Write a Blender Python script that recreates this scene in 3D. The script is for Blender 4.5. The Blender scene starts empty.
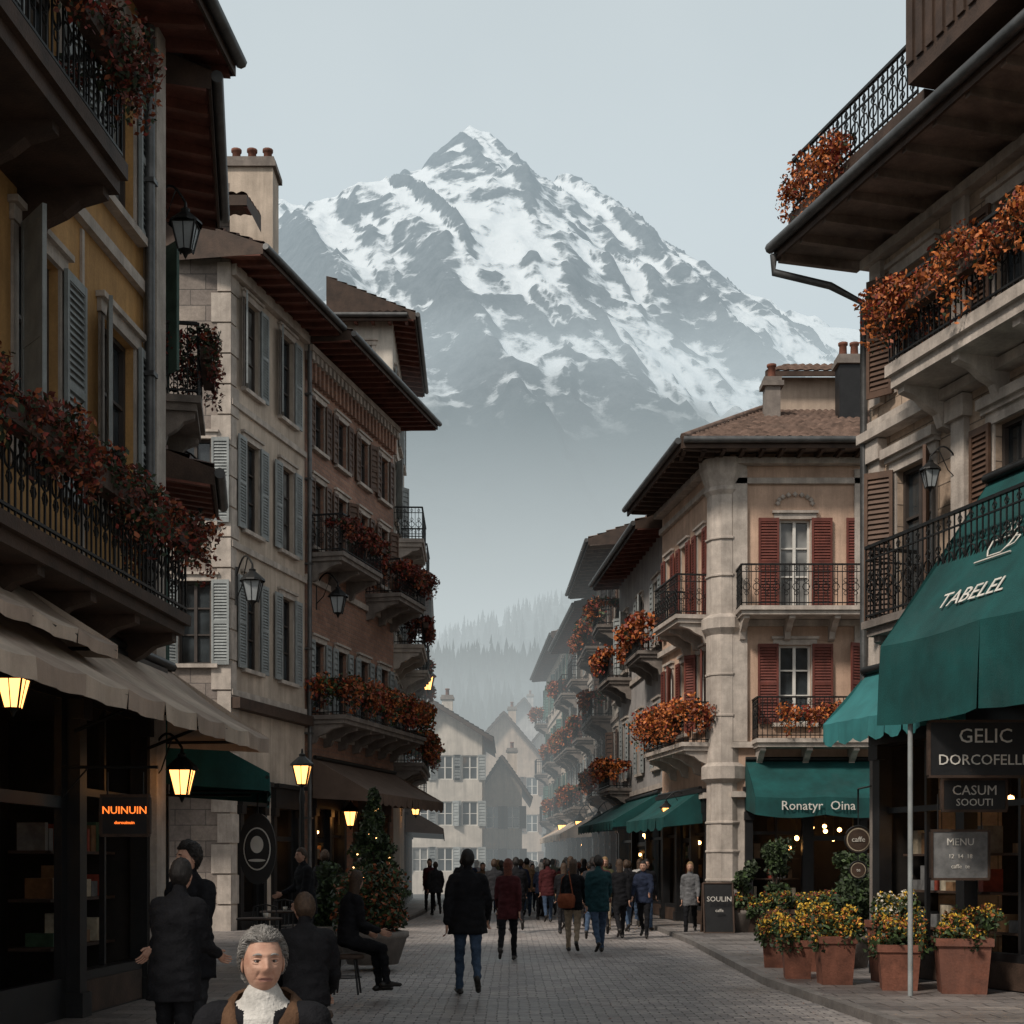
import bpy, math, random, numpy as np, bmesh
from mathutils import Vector, Matrix, noise
R=random.Random(11)
scene=bpy.context.scene
rad=math.radians
# ------------------------------------------------------------------ materials
def nt(name):
    m=bpy.data.materials.new(name); m.use_nodes=True
    n=m.node_tree.nodes; l=m.node_tree.links
    return m,n,l,n['Principled BSDF']
def ramp(n,stops):
    r=n.new('ShaderNodeValToRGB'); e=r.color_ramp.elements
    while len(e)<len(stops): e.new(.5)
    for i,(p,c) in enumerate(stops):
        e[i].position=p; e[i].color=(c[0],c[1],c[2],1) if hasattr(c,'__len__') else (c,c,c,1)
    return r
def noi(n,l,vec,scale,detail=5,rough=.6):
    t=n.new('ShaderNodeTexNoise'); t.inputs['Scale'].default_value=scale; t.inputs['Detail'].default_value=detail
    t.inputs['Roughness'].default_value=rough
    if vec: l.new(vec,t.inputs['Vector'])
    return t
def mixc(n,l,f,a,b,mode='MIX'):
    m=n.new('ShaderNodeMix'); m.data_type='RGBA'; m.blend_type=mode
    for s,x in ((m.inputs[0],f),(m.inputs[6],a),(m.inputs[7],b)):
        if isinstance(x,bpy.types.NodeSocket): l.new(x,s)
        elif hasattr(x,'__len__'): s.default_value=(x[0],x[1],x[2],1)
        else: s.default_value=x
    return m.outputs[2]
def M(name,col,rough=.8,var=.25,scale=1.5,bump=.15,bscale=25,metal=0,grime=0.0,spec=.35):
    m,n,l,b=nt(name)
    g=n.new('ShaderNodeNewGeometry'); pos=g.outputs['Position']
    n1=noi(n,l,pos,scale,3); n2=noi(n,l,pos,bscale,3)
    lo=[c*(1-var) for c in col]; hi=[min(1,c*(1+var)) for c in col]
    r=ramp(n,[(.3,lo),(.7,hi)]); l.new(n1.outputs['Fac'],r.inputs[0])
    r2=ramp(n,[(.3,1-var*.6),(.7,1)]); l.new(n2.outputs['Fac'],r2.inputs[0])
    c=mixc(n,l,1,r.outputs[0],r2.outputs[0],'MULTIPLY')
    if grime:
        mp=n.new('ShaderNodeMapping'); mp.inputs['Scale'].default_value=(2.2,2.2,.18); l.new(pos,mp.inputs['Vector'])
        n3=noi(n,l,mp.outputs[0],1.6,6,.7)
        r3=ramp(n,[(.42,0),(.72,1)]); l.new(n3.outputs['Fac'],r3.inputs[0])
        mm=n.new('ShaderNodeMath'); mm.operation='MULTIPLY'; l.new(r3.outputs[0],mm.inputs[0]); mm.inputs[1].default_value=grime
        c=mixc(n,l,mm.outputs[0],c,[x*.32 for x in col])
        n4=noi(n,l,pos,.9,8,.75); r4=ramp(n,[(.53,0),(.6,1)]); l.new(n4.outputs['Fac'],r4.inputs[0])
        m4=n.new('ShaderNodeMath'); m4.operation='MULTIPLY'; l.new(r4.outputs[0],m4.inputs[0]); m4.inputs[1].default_value=grime*.5
        c=mixc(n,l,m4.outputs[0],c,[min(1,x*.6+.03) for x in col])
    l.new(c,b.inputs['Base Color']); b.inputs['Roughness'].default_value=rough; b.inputs['Metallic'].default_value=metal
    b.inputs['Specular IOR Level'].default_value=spec
    if bump:
        bp=n.new('ShaderNodeBump'); bp.inputs['Strength'].default_value=bump; bp.inputs['Distance'].default_value=.02
        l.new(n2.outputs['Fac'],bp.inputs['Height']); l.new(bp.outputs[0],b.inputs['Normal'])
    return m
def MB_blocks(name,c1,c2,mortar,bw,bh,msize=.012,rough=.85,bump=.5,grime=.4):
    m,n,l,b=nt(name)
    g=n.new('ShaderNodeNewGeometry'); pos=g.outputs['Position']
    uv=n.new('ShaderNodeUVMap').outputs[0]
    br=n.new('ShaderNodeTexBrick'); l.new(uv,br.inputs['Vector'])
    br.inputs['Scale'].default_value=1; br.inputs['Brick Width'].default_value=bw; br.inputs['Row Height'].default_value=bh
    br.inputs['Mortar Size'].default_value=msize; br.inputs['Mortar Smooth'].default_value=.6; br.inputs['Bias'].default_value=0
    for k,c in (('Color1',c1),('Color2',c2),('Mortar',mortar)): br.inputs[k].default_value=(*c,1)
    n1=noi(n,l,pos,.7,6,.7); r=ramp(n,[(.35,1-grime),(.65,1.0)]); l.new(n1.outputs['Fac'],r.inputs[0])
    c=mixc(n,l,1,br.outputs['Color'],r.outputs[0],'MULTIPLY')
    n2=noi(n,l,pos,14,6,.7); r2=ramp(n,[(.3,.75),(.7,1.1)]); l.new(n2.outputs['Fac'],r2.inputs[0])
    c=mixc(n,l,1,c,r2.outputs[0],'MULTIPLY')
    l.new(c,b.inputs['Base Color']); b.inputs['Roughness'].default_value=rough
    h=n.new('ShaderNodeMath'); h.operation='MULTIPLY_ADD'; l.new(br.outputs['Fac'],h.inputs[0]); h.inputs[1].default_value=-1
    l.new(n2.outputs['Fac'],h.inputs[2])
    bp=n.new('ShaderNodeBump'); bp.inputs['Strength'].default_value=bump; bp.inputs['Distance'].default_value=.02
    l.new(h.outputs[0],bp.inputs['Height']); l.new(bp.outputs[0],b.inputs['Normal'])
    return m
def EM(name,col,s,samp='NONE'):
    m,n,l,b=nt(name); b.inputs['Base Color'].default_value=(*col,1); b.inputs['Emission Color'].default_value=(*col,1)
    b.inputs['Emission Strength'].default_value=s
    try: m.cycles.emission_sampling=samp
    except Exception: pass
    return m
def GL(name,col,rough=.08):
    m,n,l,b=nt(name); g=n.new('ShaderNodeNewGeometry')
    n1=noi(n,l,g.outputs['Position'],1.1,3); r=ramp(n,[(.4,[c*.5 for c in col]),(.65,[c*1.6 for c in col])]); l.new(n1.outputs['Fac'],r.inputs[0])
    l.new(r.outputs[0],b.inputs['Base Color']); b.inputs['Roughness'].default_value=rough; b.inputs['Specular IOR Level'].default_value=.6
    n2=noi(n,l,g.outputs['Position'],2.5,2); bp=n.new('ShaderNodeBump'); bp.inputs['Strength'].default_value=.06; l.new(n2.outputs['Fac'],bp.inputs['Height']); l.new(bp.outputs[0],b.inputs['Normal'])
    return m
ochre=M('ochre_plaster',(.50,.285,.11),.9,.3,1.2,.3,30,grime=.55)
cream=M('cream_plaster',(.52,.43,.35),.9,.2,1.2,.25,30,grime=.55)
whitep=M('white_plaster',(.56,.51,.45),.9,.18,1.2,.25,30,grime=.5)
pinkp=M('pink_plaster',(.56,.385,.285),.9,.2,1.2,.25,30,grime=.5)
greyp=M('grey_plaster',(.36,.34,.33),.9,.2,1.2,.25,30,grime=.5)
tanp=M('tan_plaster',(.43,.34,.27),.9,.2,1.2,.25,30,grime=.5)
stoneblk=MB_blocks('ashlar_stone',(.34,.285,.245),(.24,.2,.18),(.14,.12,.11),.7,.36,.014,grime=.5)
brickC=MB_blocks('rose_brick',(.42,.23,.155),(.32,.17,.12),(.27,.21,.18),.3,.12,.01,grime=.45)
rstone=MB_blocks('pale_stone',(.56,.425,.32),(.47,.35,.26),(.22,.17,.13),.6,.3,.012,grime=.45)
trim=M('stone_trim',(.47,.41,.36),.85,.25,3,.3,40,grime=.55)
trimd=M('dark_stone_trim',(.21,.18,.16),.85,.3,3,.3,40,grime=.5)
shg=M('grey_shutter_paint',(.28,.30,.30),.7,.2,4,.1,60,grime=.3)
shr=M('red_shutter_paint',(.14,.036,.025),.6,.25,4,.1,60,grime=.4)
shb=M('brown_shutter_paint',(.10,.055,.035),.6,.25,4,.1,60,grime=.3)
shgn=M('green_shutter_paint',(.07,.13,.11),.6,.25,4,.1,60)
frw=M('white_window_frame',(.6,.58,.54),.6,.1,4,0)
frd=M('dark_window_frame',(.05,.04,.035),.6,.2,4,0)
iron=M('wrought_iron',(.018,.018,.018),.5,.3,8,0,60,metal=.4)
wood=M('dark_wood',(.055,.033,.023),.7,.4,3,.3,40)
soff=M('soffit_wood',(.17,.062,.044),.75,.35,2.5,.3,30,grime=.35)
soff2=M('grey_soffit_wood',(.21,.16,.13),.75,.35,2.5,.3,30,grime=.35)
black=M('black_paint',(.012,.012,.013),.45,.3,4,.05,30)
zinc=M('zinc_pipe',(.11,.11,.11),.5,.3,3,.1,20,metal=.6)
tile=M('clay_roof_tile',(.16,.105,.082),.9,.5,3,.5,30,grime=.4)
tileD=M('dark_roof_tile',(.10,.06,.05),.9,.5,3,.5,30,grime=.4)
glassA=GL('window_glass',(.03,.036,.04)); glassB=GL('curtained_glass',(.15,.15,.145),.25)
teal=M('teal_canvas',(.005,.062,.060),.8,.35,1.5,.25,60,grime=.3)
tealL=M('light_teal_canvas',(.03,.16,.165),.8,.2,1.5,.15,80,grime=.2)
canvas=M('beige_canvas',(.52,.42,.34),.85,.2,1.5,.15,80,grime=.45)
canvasS=M('beige_canvas_stripe',(.40,.31,.25),.85,.2,1.5,.15,80,grime=.45)
canvasD=M('brown_canvas',(.13,.09,.07),.85,.2,1.5,.15,80)
leafD=M('dark_leaf',(.03,.045,.02),.6,.5,9,0)
leafG=M('green_leaf',(.055,.09,.03),.6,.5,9,0)
flR=M('red_flower',(.22,.03,.02),.6,.5,9,0); flD=M('dry_red_flower',(.12,.035,.025),.7,.5,9,0)
flO=M('orange_flower',(.50,.15,.035),.6,.4,9,0); flB=M('rust_flower',(.29,.08,.03),.6,.4,9,0)
flY=M('yellow_flower',(.68,.42,.05),.6,.4,9,0); flL=M('pale_flower',(.55,.5,.42),.6,.3,9,0)
terra=M('terracotta',(.19,.072,.045),.75,.35,5,.25,40,grime=.6)
warm=EM('warm_bulb',(1,.50,.16),13); warmS=EM('warm_lamp_glass',(1,.44,.12),3.6,'AUTO'); warmD=EM('dim_warm_bulb',(1,.52,.2),5)
signo=EM('orange_sign_letters',(1,.20,.03),1.6); letter=M('white_lettering',(.6,.57,.52),.6,.1,5,0)
frost=M('frosted_glass',(.30,.32,.33),.3,.1,5,0)
asph=M('stone_kerb',(.17,.155,.145),.8,.3,3,.4,30)
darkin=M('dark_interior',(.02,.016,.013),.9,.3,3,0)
goods=[M('goods_%s'%k,c,.6,.3,8,0) for k,c in (('brown',(.18,.1,.05)),('cream',(.4,.34,.25)),('red',(.25,.05,.03)),('grey',(.15,.15,.15)),('green',(.05,.1,.06)))]
def cobble(name,k,bw,bh):
    m,n,l,b=nt(name); g=n.new('ShaderNodeNewGeometry'); pos=g.outputs['Position']
    w=noi(n,l,pos,2.5,2); wv=n.new('ShaderNodeVectorMath'); wv.operation='MULTIPLY_ADD'; l.new(w.outputs['Color'],wv.inputs[0]); wv.inputs[1].default_value=(.09,.09,0); l.new(pos,wv.inputs[2])
    br=n.new('ShaderNodeTexBrick'); l.new(wv.outputs[0],br.inputs['Vector']); br.inputs['Scale'].default_value=1
    br.inputs['Brick Width'].default_value=bw; br.inputs['Row Height'].default_value=bh; br.inputs['Mortar Size'].default_value=.011; br.inputs['Mortar Smooth'].default_value=.8
    br.inputs['Color1'].default_value=(k*1.2,k*1.07,k*1.0,1); br.inputs['Color2'].default_value=(k*.72,k*.65,k*.63,1); br.inputs['Mortar'].default_value=(k*.33,k*.3,k*.3,1)
    n1=noi(n,l,pos,.35,7,.65); r=ramp(n,[(.35,.55),(.65,1.18)]); l.new(n1.outputs['Fac'],r.inputs[0])
    n2=noi(n,l,pos,9,5,.7); r2=ramp(n,[(.3,.7),(.7,1.15)]); l.new(n2.outputs['Fac'],r2.inputs[0])
    c=mixc(n,l,1,br.outputs['Color'],r.outputs[0],'MULTIPLY'); c=mixc(n,l,1,c,r2.outputs[0],'MULTIPLY')
    l.new(c,b.inputs['Base Color'])
    rr=ramp(n,[(.35,.34),(.65,.7)]); l.new(n1.outputs['Fac'],rr.inputs[0]); l.new(rr.outputs[0],b.inputs['Roughness'])
    h=n.new('ShaderNodeMath'); h.operation='MULTIPLY_ADD'; l.new(br.outputs['Fac'],h.inputs[0]); h.inputs[1].default_value=-1.3; l.new(n2.outputs['Fac'],h.inputs[2])
    bp=n.new('ShaderNodeBump'); bp.inputs['Strength'].default_value=.8; bp.inputs['Distance'].default_value=.025; l.new(h.outputs[0],bp.inputs['Height']); l.new(bp.outputs[0],b.inputs['Normal'])
    return m
cob=cobble('cobblestone',.37,.24,.13); flag=cobble('flagstone',.23,.55,.38); grd=M('meadow_ground',(.06,.07,.045),.95,.4,.02,0)
# ------------------------------------------------------------------ mesh builder
class MB:
    def __init__(s): s.v=[];s.f=[];s.m=[];s.uv=[];s.mats=[];s.sm=[]
    def mi(s,m):
        if m not in s.mats: s.mats.append(m)
        return s.mats.index(m)
    def face(s,pts,m,uv=None,smooth=False):
        i=len(s.v); s.v.extend([tuple(p) for p in pts]); k=len(pts); s.f.append(tuple(range(i,i+k)))
        s.m.append(s.mi(m)); s.sm.append(smooth)
        if uv is None: uv=[(p[0]+p[1],p[2]) for p in pts]
        s.uv.extend(uv)
    def grid(s,rows,m,smooth=True,closed=False):
        i=len(s.v); nr=len(rows); nc=len(rows[0]); mi=s.mi(m)
        for r in rows: s.v.extend([tuple(p) for p in r])
        for a in range(nr-1):
            for b in range(nc if closed else nc-1):
                q=(i+a*nc+b,i+a*nc+(b+1)%nc,i+(a+1)*nc+(b+1)%nc,i+(a+1)*nc+b)
                s.f.append(q); s.m.append(mi); s.sm.append(smooth)
                s.uv.extend([(s.v[j][0]+s.v[j][1],s.v[j][2]) for j in q])
    def obj(s,name,parent=None,loc=(0,0,0)):
        me=bpy.data.meshes.new(name)
        lx,ly,lz=loc
        me.from_pydata([(x-lx,y-ly,z-lz) for x,y,z in s.v],[],s.f)
        for m in s.mats: me.materials.append(m)
        me.polygons.foreach_set('material_index',s.m); me.polygons.foreach_set('use_smooth',s.sm)
        ul=me.uv_layers.new(name='UVMap'); ul.data.foreach_set('uv',[c for u in s.uv for c in u])
        o=bpy.data.objects.new(name,me); scene.collection.objects.link(o)
        if parent: o.parent=parent
        else: o.location=loc
        return o
class Fr:
    def __init__(s,p0,p1,side=1):
        s.o=Vector((p0[0],p0[1])); d=Vector((p1[0],p1[1]))-s.o; s.L=d.length; s.d=d/s.L
        s.n=Vector((s.d.y,-s.d.x))*side
    def P(s,u,v,z): q=s.o+s.d*u+s.n*v; return (q.x,q.y,z)
def box(mb,fr,u0,u1,v0,v1,z0,z1,m):
    P=fr.P
    c=[(u0,v0,z0),(u1,v0,z0),(u1,v1,z0),(u0,v1,z0),(u0,v0,z1),(u1,v0,z1),(u1,v1,z1),(u0,v1,z1)]
    for idx,ax in (((0,1,2,3),2),((4,5,6,7),2),((0,1,5,4),1),((3,2,6,7),1),((0,3,7,4),0),((1,2,6,5),0)):
        uv=[((c[i][0],c[i][1]) if ax==2 else (c[i][0],c[i][2]) if ax==1 else (c[i][1],c[i][2])) for i in idx]
        mb.face([P(*c[i]) for i in idx],m,uv)
XY=Fr((0,0),(1,0),-1)
def tube(mb,pts,r,m,n=6,r2=None):
    pts=[Vector(p) for p in pts]; rows=[]
    for i,p in enumerate(pts):
        d=(pts[min(i+1,len(pts)-1)]-pts[max(i-1,0)]).normalized()
        a=d.cross(Vector((0,0,1)) if abs(d.z)<.9 else Vector((1,0,0))).normalized(); b=d.cross(a)
        rr=r if r2 is None else r+(r2-r)*i/(len(pts)-1)
        if hasattr(r,'__len__'): rr=r[i]
        rows.append([p+(a*math.cos(2*math.pi*k/n)+b*math.sin(2*math.pi*k/n))*rr for k in range(n)])
    mb.grid(rows,m,True,True); mb.face(rows[0],m); mb.face(rows[-1],m)
def lathe(mb,c,prof,m,n=16,smooth=True):
    rows=[[(c[0]+r*math.cos(2*math.pi*k/n),c[1]+r*math.sin(2*math.pi*k/n),c[2]+z) for k in range(n)] for r,z in prof]
    mb.grid(rows,m,smooth,True)
def ring(mb,fr,u,v,z,r,t,m,n=8):
    pts=[fr.P(u+r*math.cos(2*math.pi*k/n),v,z+r*math.sin(2*math.pi*k/n)) for k in range(n+1)]
    tube(mb,pts,t,m,4)
def leaf(mb,c,s,m):
    a=Vector((R.gauss(0,1),R.gauss(0,1),R.gauss(0,1))).normalized(); b=a.cross(Vector((R.gauss(0,1),R.gauss(0,1),R.gauss(0,1)))).normalized()
    c=Vector(c); s=s*R.uniform(.6,1.4)
    mb.face([c-a*s,c+b*s*.55,c+a*s,c-b*s*.55],m)
def blob(mb,c,r,n,size,mats,sq=(1,1,1)):
    for _ in range(n):
        d=Vector((R.gauss(0,1),R.gauss(0,1),R.gauss(0,1))).normalized()*r*(R.random()**.45)
        leaf(mb,(c[0]+d.x*sq[0],c[1]+d.y*sq[1],c[2]+d.z*sq[2]),size,R.choice(mats))
class Bld:
    def __init__(s,name,loc): s.n=name; s.loc=(loc[0],loc[1],0); s.p={}
    def __call__(s,k):
        if k not in s.p: s.p[k]=MB()
        return s.p[k]
    def done(s):
        e=bpy.data.objects.new(s.n,None); scene.collection.objects.link(e); e.location=s.loc; e.empty_display_size=.5
        for k,mb in s.p.items():
            if mb.f: mb.obj(k,e,s.loc)
        return e
def wall(mb,fr,u0,u1,z0,z1,ops,m,dep=.22,v=0):
    us=sorted({u0,u1,*[min(max(o[i],u0),u1) for o in ops for i in (0,1)]}); zs=sorted({z0,z1,*[min(max(o[i],z0),z1) for o in ops for i in (2,3)]})
    for a,b in zip(us,us[1:]):
        for c,d in zip(zs,zs[1:]):
            uc,zc=(a+b)/2,(c+d)/2
            if any(o[0]<uc<o[1] and o[2]<zc<o[3] for o in ops): continue
            mb.face([fr.P(a,v,c),fr.P(b,v,c),fr.P(b,v,d),fr.P(a,v,d)],m,[(a,c),(b,c),(b,d),(a,d)])
    for a,b,c,d in ops:
        for q in (((a,c),(a,d)),((b,c),(b,d)),((a,c),(b,c)),((a,d),(b,d))):
            (x,y),(X,Y)=q
            mb.face([fr.P(x,v,y),fr.P(X,v,Y),fr.P(X,v-dep,Y),fr.P(x,v-dep,y)],m,[(x,y),(X,Y),(X+dep,Y),(x+dep,y)])
def shutter(mb,fr,u0,u1,z0,z1,m,step=.08,v=.035):
    t=.05
    box(mb,fr,u0,u0+t,v,v+.04,z0,z1,m); box(mb,fr,u1-t,u1,v,v+.04,z0,z1,m)
    zm=(z0+z1)/2
    for a,b in ((z0,z0+.09),(zm-.04,zm+.04),(z1-.09,z1)): box(mb,fr,u0+t,u1-t,v,v+.038,a,b,m)
    mb.face([fr.P(u0+t,v+.005,z0),fr.P(u1-t,v+.005,z0),fr.P(u1-t,v+.005,z1),fr.P(u0+t,v+.005,z1)],m)
    z=z0+.1
    while z<z1-.1:
        mb.face([fr.P(u0+t,v+.034,z),fr.P(u1-t,v+.034,z),fr.P(u1-t,v+.008,z+step*.8),fr.P(u0+t,v+.008,z+step*.8)],m); z+=step
def window(B,fr,uc,z0,w,h,frm=frw,tr=trim,sh=None,shw=None,det=1,door=False,lintel=True):
    a,b=uc-w/2,uc+w/2; z1=z0+h; W=B('windows'); T=B('window_trim')
    g=glassB if R.random()<.3 else glassA
    W.face([fr.P(a,-.15,z0),fr.P(b,-.15,z0),fr.P(b,-.15,z1),fr.P(a,-.15,z1)],g)
    t=.055
    box(W,fr,a,a+t,-.148,-.09,z0,z1,frm); box(W,fr,b-t,b,-.148,-.09,z0,z1,frm)
    box(W,fr,a+t,b-t,-.148,-.09,z1-t,z1,frm); box(W,fr,a+t,b-t,-.148,-.09,z0,z0+t,frm)
    box(W,fr,uc-.035,uc+.035,-.146,-.085,z0+t,z1-t,frm)
    for k in ((.36,.68) if h>1.4 else (.5,)):
        box(W,fr,a+t,b-t,-.144,-.1,z0+h*k-.018,z0+h*k+.018,frm)
    if tr:
        s=.11
        box(T,fr,a-s,a,.002,.03,z0,z1,tr); box(T,fr,b,b+s,.002,.03,z0,z1,tr)
        box(T,fr,a-s-.03,b+s+.03,.002,.05,z1,z1+.14,tr)
        if lintel: box(T,fr,a-s-.07,b+s+.07,.002,.1,z1+.14,z1+.2,tr)
        if not door: box(T,fr,a-s-.05,b+s+.05,-.1,.12,z0-.09,z0,tr)
    if sh:
        sw=shw or w/2; S=B('shutters'); st=.07 if det else .16
        for sgn in (-1,1):
            e=(a-.02 if sgn<0 else b+.02); u0,u1=(e-sw,e) if sgn<0 else (e,e+sw)
            if R.random()<.16:
                ang=rad(R.uniform(18,45))*sgn; q=fr.P(e,.05,0); dd=Vector((fr.d.x,fr.d.y))*sgn; nn=fr.n; dv=dd*math.cos(abs(ang))+nn*math.sin(abs(ang))
                f2=Fr(q[:2],(q[0]+dv.x,q[1]+dv.y),1 if (dv.y*fr.n.x-dv.x*fr.n.y)>0 else -1); shutter(S,f2,0,sw,z0-.02,z1+.02,sh,st,.01)
            else: shutter(S,fr,u0,u1,z0-.02,z1+.02,sh,st,.055)
    return (a,b,z0,z1)
def railing(mb,pts,h,m,step=.11,orn=True):
    pts=[Vector(p) for p in pts]
    for a,b in zip(pts,pts[1:]):
        d=b-a; L=d.length
        if L<.05: continue
        f=Fr((a.x,a.y),(b.x,b.y)); z=a.z
        box(mb,f,0,L,-.025,.025,z+h-.04,z+h,m); box(mb,f,0,L,-.015,.015,z+.06,z+.085,m); box(mb,f,0,L,-.012,.012,z+h-.2,z+h-.18,m)
        n=max(1,int(L/step))
        for i in range(n+1):
            u=L*i/n; box(mb,f,u-.008,u+.008,-.008,.008,z,z+h-.04,m)
        if orn:
            n=max(1,int(L/.22))
            for i in range(n):
                u=L*(i+.5)/n
                ring(mb,f,u,0,z+h*.45,.085,.011,m,8); ring(mb,f,u,0,z+h*.45+.15,.05,.009,m,6); ring(mb,f,u,0,z+h*.45-.15,.05,.009,m,6); ring(mb,f,u,0,z+h-.12,.04,.008,m,6)
def flowers(mb,fr,u0,u1,v,z,mats,dens=260,size=.04,rr=.2,droop=.25):
    n=max(2,int((u1-u0)/.2)); ph=R.uniform(0,9)
    for i in range(n):
        if R.random()<.1: continue
        u=u0+(u1-u0)*(i+.5)/n+R.uniform(-.06,.06); big=.6+.65*abs(math.sin(u*1.9+ph)); r=rr*R.uniform(.7,1.2)*big
        mm=[R.choice(mats)]*3+mats+[leafD]
        c=fr.P(u,v+R.uniform(-.02,.1),z+R.uniform(-.06,.1)); blob(mb,c,r,int(dens*.26*big*R.uniform(.8,1.3)),size,mm,(1,1,.85))
        if R.random()<.85:
            k=R.uniform(.3,1.1)*droop*big; c=fr.P(u+R.uniform(-.08,.08),v+.08,z-k); blob(mb,c,r*.75,int(dens*.16*big),size,mm,(1,.8,1.8))
def balcony(B,fr,u0,u1,v1,zf,slab=trimd,h=.95,fl=None,dens=260,size=.045,orn=True,corb=True,th=.2,rail=iron,fz=.75,flw=.2):
    K=B('balcony'); 
    box(K,fr,u0,u1,.001,v1,zf-th*.5,zf,slab); box(K,fr,u0+.05,u1-.05,.001,v1-.06,zf-th,zf-th*.5-.001,slab)
    if corb:
        n=max(2,int((u1-u0)/1.1)+1)
        for i in range(n):
            u=u0+.18+(u1-u0-.36)*i/(n-1)
            prof=[(.002,-.02),(v1*.85,-.02),(v1*.85,-.1),(v1*.6,-.16),(v1*.45,-.26),(v1*.25,-.34),(v1*.18,-.5),(.002,-.55)]
            for s in (-.07,.07): K.face([fr.P(u+s,p[0],zf-th+p[1]+.02) for p in prof],slab)
            for (a,b),(c,d) in zip(prof,prof[1:]): K.face([fr.P(u-.07,a,zf-th+b+.02),fr.P(u+.07,a,zf-th+b+.02),fr.P(u+.07,c,zf-th+d+.02),fr.P(u-.07,c,zf-th+d+.02)],slab)
    railing(B('balcony_railing'),[fr.P(u0+.04,.02,zf),fr.P(u0+.04,v1-.05,zf),fr.P(u1-.04,v1-.05,zf),fr.P(u1-.04,.02,zf)],h,rail,.11,orn)
    if fl:
        F=B('balcony_flowers'); box(F,fr,u0+.1,u1-.1,v1-.02,v1+.14,zf+fz-.22,zf+fz-.05,wood)
        flowers(F,fr,u0,u1,v1+.06,zf+fz,fl,dens,size,flw)
        f2=Fr(fr.P(u0,.1,0)[:2],fr.P(u0,v1,0)[:2],-1); flowers(F,f2,0,f2.L,.05,zf+fz,fl,dens,size,flw)
        f2=Fr(fr.P(u1,.1,0)[:2],fr.P(u1,v1,0)[:2],1); flowers(F,f2,0,f2.L,.05,zf+fz,fl,dens,size,flw)
def tiles(mb,a,b,c,d,m,tw=.24,rows=None):
    a,b,c,d=map(Vector,(a,b,c,d)); nu=max(4,int((b-a).length/tw)); nv=rows or max(3,int((d-a).length/.32))
    nrm=(b-a).cross(d-a).normalized(); nrm*= (1 if nrm.z>0 else -1)
    R_=[]
    for j in range(nv):
        for t in (j/nv,(j+.98)/nv):
            lift=.05 if t==j/nv else 0.0; row=[]
            for i in range(nu*4+1):
                s=i/(nu*4); p=a.lerp(b,s).lerp(d.lerp(c,s),t)
                row.append(p+nrm*(lift+.035*abs(math.sin(math.pi*i/4))+.008*math.sin(i*1.7+j*2.3)))
            R_.append(row)
    mb.grid(R_,m,True)
def eave(B,fr,u0,u1,ov,z,sm,rise=.35,run=5,raf=.55,tm=tile,fascia=wood,back=True,gut=True,drop=.12):
    E=B('eaves')
    P=fr.P
    E.face([P(u0,-.1,z+.02),P(u1,-.1,z+.02),P(u1,ov,z-drop+.02),P(u0,ov,z-drop+.02)],sm,[(u0,0),(u1,0),(u1,ov),(u0,ov)])
    n=max(2,int((u1-u0)/raf))
    for i in range(n+1):
        u=u0+.05+(u1-u0-.1)*i/n
        for s in (-.045,.045): E.face([P(u+s,.005,z-.13),P(u+s,ov-.03,z-drop-.09),P(u+s,ov-.03,z-drop+.018),P(u+s,.005,z+.018)],sm)
        E.face([P(u-.045,.005,z-.13),P(u+.045,.005,z-.13),P(u+.045,ov-.03,z-drop-.09),P(u-.045,ov-.03,z-drop-.09)],sm)
        E.face([P(u-.045,ov-.03,z-drop+.018),P(u+.045,ov-.03,z-drop+.018),P(u+.045,ov-.03,z-drop-.09),P(u-.045,ov-.03,z-drop-.09)],sm)
    box(E,fr,u0,u1,ov,ov+.035,z-drop-.06,z-drop+.17,fascia)
    if gut: tube(E,[P(u0,ov+.1,z-drop+.1),P(u1,ov+.1,z-drop+.1)],.075,zinc,8)
    if back:
        zb=z-drop+.17
        tiles(B('roof'),P(u0,ov,zb),P(u1,ov,zb),P(u1,-run,zb+rise*(run+ov)),P(u0,-run,zb+rise*(run+ov)),tm)
        for u in (u0,u1):
            E.face([P(u,ov,z-drop-.06),P(u,ov,zb),P(u,-run,zb+rise*(run+ov)),P(u,-run,z)],wood)
def awning(B,fr,u0,u1,v0,v1,zi,zo,val,m,m2=None,sw=.3,part='awning',scal=.08):
    A=B(part); n=max(2,int((u1-u0)/sw)); 
    for i in range(n):
        a=u0+(u1-u0)*i/n; b=u0+(u1-u0)*(i+1)/n; mm=m if (not m2 or i%2) else m2; rows=[]
        for j in range(7):
            t=j/6; sag=-.06*math.sin(math.pi*t)
            rows.append([fr.P(a+(b-a)*q/6,v0+(v1-v0)*t,zi+(zo-zi)*t+sag-.035*math.sin(math.pi*q/6)*(1 if sw>.8 else .3)*t) for q in range(7)])
        A.grid(rows,mm)
        k=6; wv=.02 if val<.5 else .05
        pts=[fr.P(a+(b-a)*q/k,v1+wv*math.sin(q*2+i),zo-val-scal*math.sin(math.pi*q/k)) for q in range(k+1)]
        mid=[fr.P(a+(b-a)*q/k,v1+wv*.6*math.sin(q*2+i),zo-val*.5) for q in range(k+1)]
        A.grid([rows[-1],mid,pts],mm)
    for u,s in ((u0,1),(u1,-1)):
        A.face([fr.P(u,v0,zi),fr.P(u,v1,zo),fr.P(u,v1,zo-val),fr.P(u,v0,zo-val*.6)],m)
        tube(A,[fr.P(u+s*.1,v0,zo-val*.3),fr.P(u+s*.12,v1-.03,zo-.05)],.018,iron,5)
    tube(A,[fr.P(u0,v1-.03,zo-.05),fr.P(u1,v1-.03,zo-.05)],.025,iron,6); tube(A,[fr.P(u0,v0+.06,zi+.02),fr.P(u1,v0+.06,zi+.02)],.06,iron,6)
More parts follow.
